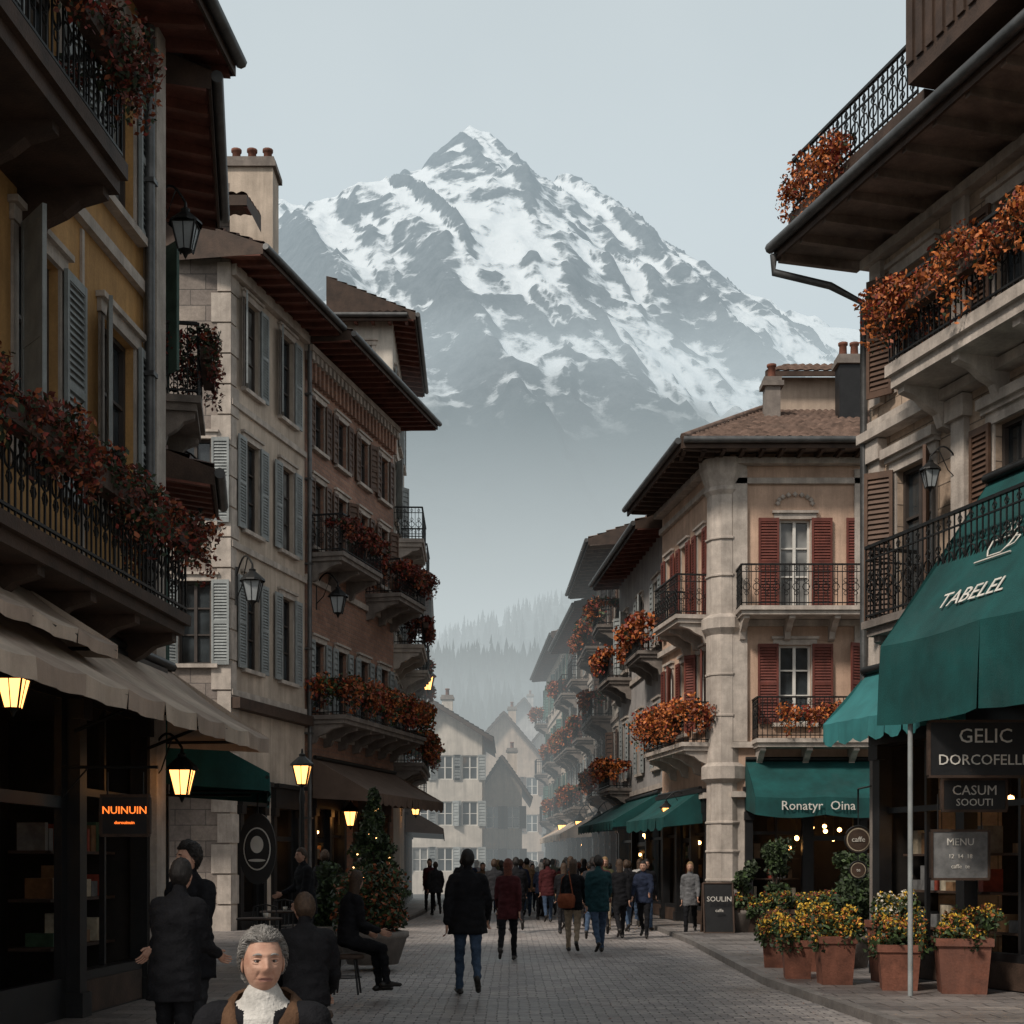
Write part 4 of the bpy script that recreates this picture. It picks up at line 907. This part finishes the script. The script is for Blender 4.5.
    if collar:
        for s in (-1,1):
            path=[(.02,-.105,1.50),(.075,-.085,1.50),(.112,-.03,1.485),(.115,.04,1.455),(.09,.105,1.40),(.062,.135,1.32),(.035,.142,1.22)]
            rows=[]
            for i,(a,b_,c_) in enumerate(path):
                o_=.045 if i<5 else .03
                rows.append([T((s*(a-.012),b_*.93,c_+.012)),T((s*a,b_*1.0+.006,c_+.02)),T((s*(a+o_*.7),b_*1.1+.012,c_-.012)),T((s*(a+o_*.9),b_*1.08+.008,c_-.035))])
            mb.grid(rows,cm['brown'])
    HR=(Matrix.Rotation(rad(hy),3,'Z')@Matrix.Rotation(rad(-hp),3,'X')); hc=T((0,.022,1.635 if not collar else 1.622))
    head_mesh(mb,hc,HR,None,res[0],res[1],hs,(skin,hm['brown'],eyew,iris,lips))
    mb.v=[(x,y,z-low) for x,y,z in mb.v]
    me=bpy.data.meshes.new('person'); me.from_pydata(mb.v,[],mb.f)
    for m_ in mb.mats: me.materials.append(m_)
    me.polygons.foreach_set('material_index',mb.m); me.polygons.foreach_set('use_smooth',mb.sm)
    cache[key]=me; return me
def person(x,y,head,pose,coat,trou,hair,z0=0,sc=1.0,name='pedestrian',inner=None,**kw):
    me=make_person(pose,**kw); o=bpy.data.objects.new(name,me); scene.collection.objects.link(o)
    o.location=(x,y,z0); o.rotation_euler=(0,0,rad(head)); o.scale=(sc,sc,sc)
    ov={0:cm[coat],1:cm[trou],4:hm[hair]}
    if inner: ov[5]=cm[inner]
    for i,s in enumerate(o.material_slots):
        s.link='OBJECT'; s.material=ov.get(i,me.materials[i])
    return o
R.seed(3)
person(-.55,17.4,4,'walkA','black','jeans','black',legs=((16,10),(-20,32)),arms=((-14,16,18),(12,16,24)),hem=.74,bulk=1.22,flare=1.08,sc=1.03,hs='short',vox=.014)
person(-.07,23.6,-4,'walkB','wine','black','red',legs=((-20,30),(18,6)),arms=((10,10,30),(-14,10,15)),hem=.72,bulk=1.05,fem=True,hs='long',sc=.98)
person(1.13,26,-6,'walkC','black','khaki','brown',legs=((16,8),(-18,28)),arms=((15,12,50),(8,14,40)),hem=.8,bulk=1.12,lean=5,hs='long',fem=True,sc=.97)
person(1.6,25.8,8,'walkD','teal','jeans','black',legs=((-18,26),(18,8)),arms=((-10,10,20),(14,10,30)),hem=.74,bulk=1.14,hs='short',sc=1.02)
def bagobj(x,y,z,m_,s=1):
    S=Bld('shoulder_bag',(x,y)); rws=[]
    for t,w,d in ((0,.10,.03),(.02,.15,.06),(.16,.17,.075),(.24,.15,.06),(.27,.10,.03)):
        rws.append([(x+w*s*(abs(math.cos(a))**.5)*(1 if math.cos(a)>0 else -1),y+d*s*(abs(math.sin(a))**.5)*(1 if math.sin(a)>0 else -1),z+t*s) for a in [2*math.pi*k/16 for k in range(16)]])
    S('body').grid(rws,m_,True,True); S('body').face(rws[0],m_); S('body').face(rws[-1],m_); tube(S('strap'),[(x-.12,y,z+.25),(x-.08,y+.12,z+.55),(x+.05,y+.16,z+.68),(x+.12,y+.02,z+.25)],.012,m_,5); S.done()
bagobj(1.0,25.78,.82,vm('bag_leather',(.2,.06,.03))); bagobj(-2.75,46.7,.8,cm['black'])
spec=[(4.05,31.8,170,'walkB','grey','black','blond'),(3.3,34.5,185,'walkA','black','jeans','black'),(3.1,37,10,'walkD','char','black','brown'),(3.5,38.5,-10,'walkC','pale','jeans','brown'),
(3.45,43,5,'walkA','pale','navy','black'),(2.9,41.5,20,'walkD','tan','jeans','black'),(2.35,39.5,-5,'walkB','wine','black','red'),(-2.75,46.8,175,'walkB','wine','black','black'),(-2.4,44,10,'walkA','char','black','brown'),
(2.0,36,8,'walkA','brown','black','black'),(1.55,37.2,-8,'walkB','black','jeans','brown'),(2.75,33.5,12,'walkD','black','jeans','brown'),(2.3,34.6,175,'walkC','olive','khaki','blond'),(-.3,40,5,'walkD','black','char','black'),(.25,41.5,-6,'walkA','navy','black','brown'),(-.9,43,180,'walkC','brown','black','black'),(1.0,39,4,'walkD','wine','jeans','black'),(1.75,42,-4,'walkB','tan','black','blond'),
(2.35,30.5,6,'walkB','black','black','brown'),(1.75,30.2,-10,'walkD','char','jeans','black'),(2.0,31.6,4,'walkA','wine','black','red'),(1.2,32.5,-4,'walkC','black','char','brown'),(.1,33.5,6,'walkA','black','black','black'),(-.45,35.0,-6,'walkD','char','black','brown'),(2.9,30.8,165,'walkC','navy','black','black'),(1.3,34.8,10,'walkD','olive','black','brown')]
for s in spec: person(s[0],s[1],s[2],s[3],s[4],s[5],s[6],sc=R.uniform(.93,1.04))
pos=[]
for k in range(84):
    for _ in range(20):
        y=R.uniform(42,88) if k%2 else R.uniform(40,60); x=R.uniform(-2.0+y*.006,2.7-(y-40)*.018) if k%2 else R.uniform(.4,2.7)
        if all((x-a)**2+(y-b)**2>.35 for a,b in pos): break
    pos.append((x,y)); person(x,y,R.choice([0,0,180,10,-12,170])+R.uniform(-15,15),R.choice(['walkA','walkB','walkC','walkD']),R.choice(['black','char','navy','black','brown','wine','red','tan','olive','pale','grey','black','char']),R.choice(['black','jeans','navy','khaki','char']),R.choice(['black','brown','grey','red','blond','black']),sc=R.uniform(.9,1.05))
person(-2.22,9.2,-20,'standA','black','black','black',z0=PV,sc=.88,legs=((2,2),(-4,4)),arms=((8,3,25),(14,3,55)),hem=.7,bulk=1.22,lean=6,hs='short',vox=.014,hy=10)
person(-2.38,10.4,150,'standB','black','char','black',z0=PV,sc=.95,legs=((2,2),(-2,4)),arms=((15,10,50),(8,8,40)),hem=.7,bulk=1.15,lean=1,hs='curly',vox=.014,hy=-20)
person(-3.3,22.5,120,'standA','black','char','brown',z0=PV); person(-3.6,27,30,'standB','char','black','brown',z0=PV); person(-3.3,30,-60,'standA','brown','black','black',z0=PV,sc=.95)
person(-.88,4.95,180,'seatHero','black','jeans','grey',z0=PV,sc=.94,name='seated_man',inner='white',sit=True,legs=((82,80),(82,84)),arms=((12,14,50),(10,16,52)),lean=-1,bulk=1.22,hs='wavy',vox=.010,res=(120,90),scarf=True,collar=True,hy=18,hp=-4)
stool(-.88,4.98)
person(-1.5,10.2,12,'seatB','black','black','brown',z0=PV,sc=.95,name='seated_man',sit=True,legs=((80,78),(84,84)),arms=((5,10,45),(8,12,45)),lean=16,bulk=1.25,hs='short',vox=.014,hy=15); stool(-1.5,10.2)
person(-1.95,16.6,-60,'seatC','black','black','brown',z0=PV,sc=.98,name='seated_woman',sit=True,legs=((70,62),(78,70)),arms=((5,6,60),(8,6,62)),lean=8,bulk=1.15,hs='long',vox=.014,fem=True,hy=40); stool(-1.95,16.6)
# ================================================================== mountain
def h2(ix,iy,s):
    n=(ix.astype(np.int64)*374761393+iy.astype(np.int64)*668265263+s*144269504)&0xffffffff; n=((n^(n>>13))*1274126177)&0xffffffff; return ((n^(n>>16))&0xffff)/65535.0
def vn(x,y,s=0):
    ix=np.floor(x);iy=np.floor(y);fx=x-ix;fy=y-iy;fx=fx**3*(fx*(fx*6-15)+10);fy=fy**3*(fy*(fy*6-15)+10)
    a=h2(ix,iy,s);b=h2(ix+1,iy,s);c=h2(ix,iy+1,s);d=h2(ix+1,iy+1,s); return a+(b-a)*fx+(c-a)*fy+(a-b-c+d)*fx*fy
def fbm(x,y,o=5,s=0,ridge=False):
    t=0;a=.5;w=1.
    for k in range(o):
        v=vn(x*2**k+k*17.3,y*2**k-k*9.1,s+k)
        if ridge: v=(1-abs(2*v-1)); v=v*v*w; w=np.clip(v*1.6,0,1)
        t=t+a*v; a*=.5
    return t
def terrain(name,x0,x1,y0,y1,st,hf,m,snow=None):
    xs=np.arange(x0,x1,st); ys=np.arange(y0,y1,st); X,Y=np.meshgrid(xs,ys); Z=hf(X,Y); nx,ny=len(xs),len(ys)
    co=np.stack([X,Y,Z],-1).reshape(-1,3).astype(np.float32); i=np.arange(ny-1)[:,None]*nx+np.arange(nx-1)[None]; q=np.stack([i,i+1,i+nx+1,i+nx],-1).reshape(-1).astype(np.int32)
    me=bpy.data.meshes.new(name); me.vertices.add(len(co)); me.vertices.foreach_set('co',co.ravel()); nf=len(q)//4
    me.loops.add(len(q)); me.loops.foreach_set('vertex_index',q); me.polygons.add(nf); me.polygons.foreach_set('loop_start',np.arange(nf,dtype=np.int32)*4)
    me.update(calc_edges=True); me.validate(); me.polygons.foreach_set('use_smooth',[True]*nf); me.materials.append(m)
    if snow:
        at=me.attributes.new('snow_depth','FLOAT','POINT'); at.data.foreach_set('value',snow(X,Y,Z,st).astype(np.float32).ravel())
    o=bpy.data.objects.new(name,me); scene.collection.objects.link(o); return o
# surveyed ridge points -> x, y, altitude (metres)
def S3(bx,ez,d): return ((bx-512)/1400*d,d,(863-ez)/1400*d)
main=[(150,300,6100),(215,225,6050),(280,200,6000),(320,207,5980),(352,184,6000),(380,192,6000),(402,172,6000),(430,163,6000),(452,139,6000),(470,125,6000),(488,136,6000),(500,150,6000),(530,176,6000),(560,207,6000),(600,236,6000),(625,250,6000),(660,240,6000),(690,264,6000),(720,284,6000),(760,298,6000),(800,318,6000),(845,345,6000),(930,380,6000),(1100,450,6000)]
subs=[[(470,125,6000),(450,200,5750),(420,250,5500),(392,285,5250)],[(488,136,6000),(512,200,5650),(500,255,5400),(470,292,5200)],[(560,207,6000),(590,262,5600),(560,300,5300),(530,325,5050),(505,372,4800)],
[(600,236,6000),(640,280,5550),(680,300,5250),(735,325,5000),(800,350,4750),(870,400,4550)],[(680,300,5250),(640,335,4900),(610,385,4550)],[(735,325,5000),(725,375,4600),(690,420,4300)],[(352,184,6000),(348,240,5600),(320,290,5200)],[(402,172,6000),(398,230,5700),(370,270,5450)],
[(240,370,3700),(340,410,3600),(400,445,3500),(450,478,3350),(500,488,3200),(545,512,3050),(600,545,2900)],[(960,340,3900),(840,378,3850),(740,408,3700),(680,438,3550),(640,470,3400),(600,520,3200)]]
segs=[]
for q,pl in enumerate([main]+subs):
    P=[S3(*p) for p in pl]; sl=.82 if q==0 else (1.2 if q in(3,4,5,6) else (1.0 if q<9 else .62)); segs+=[(a,b,sl,q) for a,b in zip(P,P[1:])]
def mh(X,Y):
    wx=(fbm(X/420,Y/420,4,3)-.47)*170; wy=(fbm(X/420,Y/420,4,9)-.47)*170
    Hs={}
    fl_m=fbm((X+.30*Y+wx)/300,Y/1600,5,21,True); fl_s=fbm((Y-.6*X+wy)/240,(X+.5*Y)/1300,5,33,True)
    for a,b,sl,q in segs:
        ax,ay,az=a;bx,by,bz=b;dx,dy=bx-ax,by-ay; t=np.clip(((X-ax)*dx+(Y-ay)*dy)/(dx*dx+dy*dy),0,1)
        d=np.hypot(X-ax-t*dx,Y-ay-t*dy); dw=np.hypot(X+wx-ax-t*dx,Y+wy-ay-t*dy); d=d+(dw-d)*np.clip(d/260,0,1)
        fl=fl_m if q==0 else fl_s
        h=az+(bz-az)*t-sl*d+(fl-.35)*170*np.clip(d/300,0,1)*(1 if q<9 else .35)
        Hs[q]=np.maximum(Hs.get(q,-1e9),h)
    H=None
    for q,h in Hs.items():
        if H is None: H=h
        else: k=22; m_=np.maximum(H,h); H=m_+k*np.log(np.exp((H-m_)/k)+np.exp((h-m_)/k))-k*.69*np.exp(-((H-h)/k)**2)
    base=np.interp(Y,[2300,2500,3500,4200,4800,5500,6000,7300],[150,180,430,1100,1640,2080,2120,1500])+ (fbm(X/900,Y/700,4,5)-.47)*230
    k=45; m_=np.maximum(H,base); H=m_+k*np.log(np.exp((H-m_)/k)+np.exp((base-m_)/k))-k*.3*np.exp(-((H-base)/k)**2)
    rough=np.clip((H-base)/180,0.08,1)
    H=H+(fbm(X/130,Y/130,5,41,True)-.35)*34*rough+(fbm(X/45,Y/45,3,77)-.45)*14*rough
    return H
def snowdepth(X,Y,Z,st):
    gy,gx=np.gradient(Z,st)
    def sm(A,k):
        for ax in (0,1):
            c=np.cumsum(np.pad(A,[(k+1,k) if ax==i else (0,0) for i in (0,1)],mode='edge'),axis=ax)
            A=(np.take(c,range(2*k+1,c.shape[ax]),axis=ax)-np.take(c,range(0,c.shape[ax]-2*k-1),axis=ax))/(2*k+1)
        return A
    s_loc=np.hypot(gx,gy); s_big=np.hypot(sm(gx,9),sm(gy,9)); curv=sm(Z,5)-Z
    streak=fbm((X+.30*Y)/55,Y/420,4,91)-.47; fine=fbm((X-.2*Y)/24,Y/150,3,121)-.47; big=fbm(X/700,Y/700,3,101)-.45
    return 1.0-.42*s_loc-.55*s_big+.012*curv+.55*streak+.35*fine+.45*big+.12*np.clip((Z-1300)/1500,-1,1)
mm,n,l,b=nt('snowy_rock'); g=n.new('ShaderNodeNewGeometry'); pos=g.outputs['Position']; sp=n.new('ShaderNodeSeparateXYZ'); l.new(pos,sp.inputs[0])
at=n.new('ShaderNodeAttribute'); at.attribute_name='snow_depth'
n1=noi(n,l,pos,.004,6,.6); n2=noi(n,l,pos,.02,8,.75)
def mth(op,a,b_=None,c=None):
    q=n.new('ShaderNodeMath'); q.operation=op
    for i,x in enumerate((a,b_,c)):
        if x is None: continue
        if isinstance(x,bpy.types.NodeSocket): l.new(x,q.inputs[i])
        else: q.inputs[i].default_value=x
    return q.outputs[0]
s=mth('ADD',at.outputs['Fac'],mth('MULTIPLY_ADD',n2.outputs['Fac'],.8,-.4)); r=ramp(n,[(.0,0),(.22,1)]); l.new(s,r.inputs[0])
rk=ramp(n,[(.3,(.03,.04,.05)),(.7,(.13,.145,.16))]); l.new(n2.outputs['Fac'],rk.inputs[0])
lowm=n.new('ShaderNodeMapRange'); l.new(mth('ADD',sp.outputs[2],mth('MULTIPLY_ADD',n1.outputs['Fac'],420,-210)),lowm.inputs[0]); lowm.inputs[1].default_value=1080; lowm.inputs[2].default_value=1320
snow=mixc(n,l,r.outputs[0],rk.outputs[0],(.84,.87,.90)); c=mixc(n,l,lowm.outputs[0],(.010,.028,.036),snow)
l.new(c,b.inputs['Base Color']); b.inputs['Roughness'].default_value=.85; bp=n.new('ShaderNodeBump'); bp.inputs['Strength'].default_value=.8; bp.inputs['Distance'].default_value=14; l.new(n2.outputs['Fac'],bp.inputs['Height']); l.new(bp.outputs[0],b.inputs['Normal'])
terrain('snow_mountain',-2600,3600,2300,7300,10,mh,mm,snowdepth)
fm=M('forest_floor',(.02,.036,.034),.95,.4,.02,0)
def hill(x,y): x=np.asarray(x,float);y=np.asarray(y,float); return np.interp(y,[180,400,900,1100,1500,2000,2600],[-6,22,132,118,200,360,200])*(.78+.45*fbm(x/400+3,y/400,4,51))*(1+.25*np.tanh((x-0)/200)*(y>1100))
terrain('forested_hill',-900,1100,170,2600,14,lambda X,Y:hill(X,Y),fm)
mb=MB(); fol=M('conifer_needles',(.010,.022,.021),.9,.4,.05,0); R.seed(77)
def fir(x,y,z,h):
    n_=7; w=h*R.uniform(.15,.21)
    tube(mb,[(x,y,z-1),(x,y,z+h*.5)],h*.012,wood,4)
    for t in range(5):
        zb=z+h*(.1+.17*t); zt=z+h*(.42+.145*t); rr=w*(1-.19*t); ph=R.random()*6
        ring_=[(x+rr*(1 if k%2 else .55)*R.uniform(.8,1.2)*math.cos(ph+2*math.pi*k/n_),y+rr*(1 if k%2 else .55)*math.sin(ph+2*math.pi*k/n_),zb+R.uniform(-.02,.02)*h) for k in range(n_)]
        for k in range(n_): mb.face([ring_[k],ring_[(k+1)%n_],(x,y,zt)],fol)
xs=[];ys=[]
for k in range(5800):
    y=R.choice([R.uniform(230,560),R.uniform(600,1080),R.uniform(700,1080),R.uniform(1500,2200)]); x=R.uniform(-.14,.16)*y; xs.append(x);ys.append(y)
zs=hill(np.array(xs),np.array(ys))
for x,y,z in zip(xs,ys,zs): fir(x,y,float(z),R.uniform(11,30))
mb.obj('conifer_forest')
# ================================================================== fog volumes
def fog(name,x0,x1,y0,y1,z0,z1,sig,L):
    m=bpy.data.materials.new(name); m.use_nodes=True; n=m.node_tree.nodes; l=m.node_tree.links; n.clear()
    o=n.new('ShaderNodeOutputMaterial'); a=n.new('ShaderNodeVolumeAbsorption'); a.inputs['Color'].default_value=(0,0,0,1); a.inputs['Density'].default_value=sig
    e=n.new('ShaderNodeEmission'); e.inputs['Color'].default_value=(*L,1); e.inputs['Strength'].default_value=sig; ad=n.new('ShaderNodeAddShader')
    l.new(a.outputs[0],ad.inputs[0]); l.new(e.outputs[0],ad.inputs[1]); l.new(ad.outputs[0],o.inputs['Volume'])
    try: m.cycles.homogeneous_volume=True; m.cycles.emission_sampling='NONE'
    except Exception: pass
    bm=bmesh.new(); bmesh.ops.create_cube(bm,size=1)
    for v in bm.verts: v.co=((x0+x1)/2+v.co.x*(x1-x0),(y0+y1)/2+v.co.y*(y1-y0),(z0+z1)/2+v.co.z*(z1-z0))
    bmesh.ops.recalc_face_normals(bm,faces=bm.faces); me=bpy.data.meshes.new(name); bm.to_mesh(me); bm.free(); me.materials.append(m)
    ob=bpy.data.objects.new(name,me); scene.collection.objects.link(ob); return ob
fog('mountain_haze',-8000,8000,200,8800,-2,4200,1/10500,(.55,.67,.73))
fog('high_valley_fog',-4000,4000,3650,4900,100,1480,1/1000,(.63,.72,.75))
fog('valley_fog',-4000,4000,1300,2900,-1.5,440,1/900,(.66,.73,.74))
fog('hill_mist',-900,900,420,1280,-1.2,80,1/1100,(.56,.65,.67))
fog('street_mist',-60,60,47,178,-1,24,1/150,(.57,.62,.62))
# ================================================================== sky, sun, camera
w=bpy.data.worlds.new('World'); scene.world=w; w.use_nodes=True; n=w.node_tree.nodes; l=w.node_tree.links; bg=n['Background']
el,az=rad(46),rad(-138)
sky=n.new('ShaderNodeTexSky'); sky.sky_type='NISHITA'; sky.sun_disc=False; sky.sun_elevation=el; sky.sun_rotation=az; sky.dust_density=3
hs_=n.new('ShaderNodeHueSaturation'); hs_.inputs['Saturation'].default_value=.3; l.new(sky.outputs[0],hs_.inputs['Color'])
tc=n.new('ShaderNodeTexCoord'); cl=n.new('ShaderNodeTexNoise'); cl.inputs['Scale'].default_value=1.6; cl.inputs['Detail'].default_value=6; l.new(tc.outputs['Generated'],cl.inputs['Vector'])
cr=ramp(n,[(.3,(4.2,4.5,4.6)),(.7,(6.7,6.85,6.75))]); l.new(cl.outputs['Fac'],cr.inputs[0])
mx=n.new('ShaderNodeMix'); mx.data_type='RGBA'; mx.inputs[0].default_value=.82; l.new(hs_.outputs[0],mx.inputs[6]); l.new(cr.outputs[0],mx.inputs[7])
sz=n.new('ShaderNodeSeparateXYZ'); l.new(tc.outputs['Generated'],sz.inputs[0]); mr=n.new('ShaderNodeMapRange'); l.new(sz.outputs[2],mr.inputs[0]); mr.inputs[1].default_value=.32; mr.inputs[2].default_value=.9; mr.inputs[3].default_value=1.0; mr.inputs[4].default_value=.58
c2=mixc(n,l,1,mx.outputs[2],mr.outputs[0],'MULTIPLY'); l.new(c2,bg.inputs['Color']); bg.inputs['Strength'].default_value=.125
sd=bpy.data.lights.new('sun','SUN'); sd.energy=3.3; sd.angle=rad(9); sd.color=(1,.91,.80); so=bpy.data.objects.new('sun',sd); scene.collection.objects.link(so)
dv=Vector((math.sin(az)*math.cos(el),math.cos(az)*math.cos(el),math.sin(el))); so.rotation_euler=dv.to_track_quat('Z','Y').to_euler(); so.location=dv*60
cd=bpy.data.cameras.new('camera'); co=bpy.data.objects.new('camera',cd); scene.collection.objects.link(co); co.location=(0,0,1.65); co.rotation_euler=(rad(90),0,0)
cd.lens=49.2; cd.sensor_width=36; cd.shift_y=.343; cd.clip_end=30000; cd.clip_start=.1; scene.camera=co
scene.view_settings.view_transform='Standard'; scene.view_settings.look='None'; scene.view_settings.exposure=0
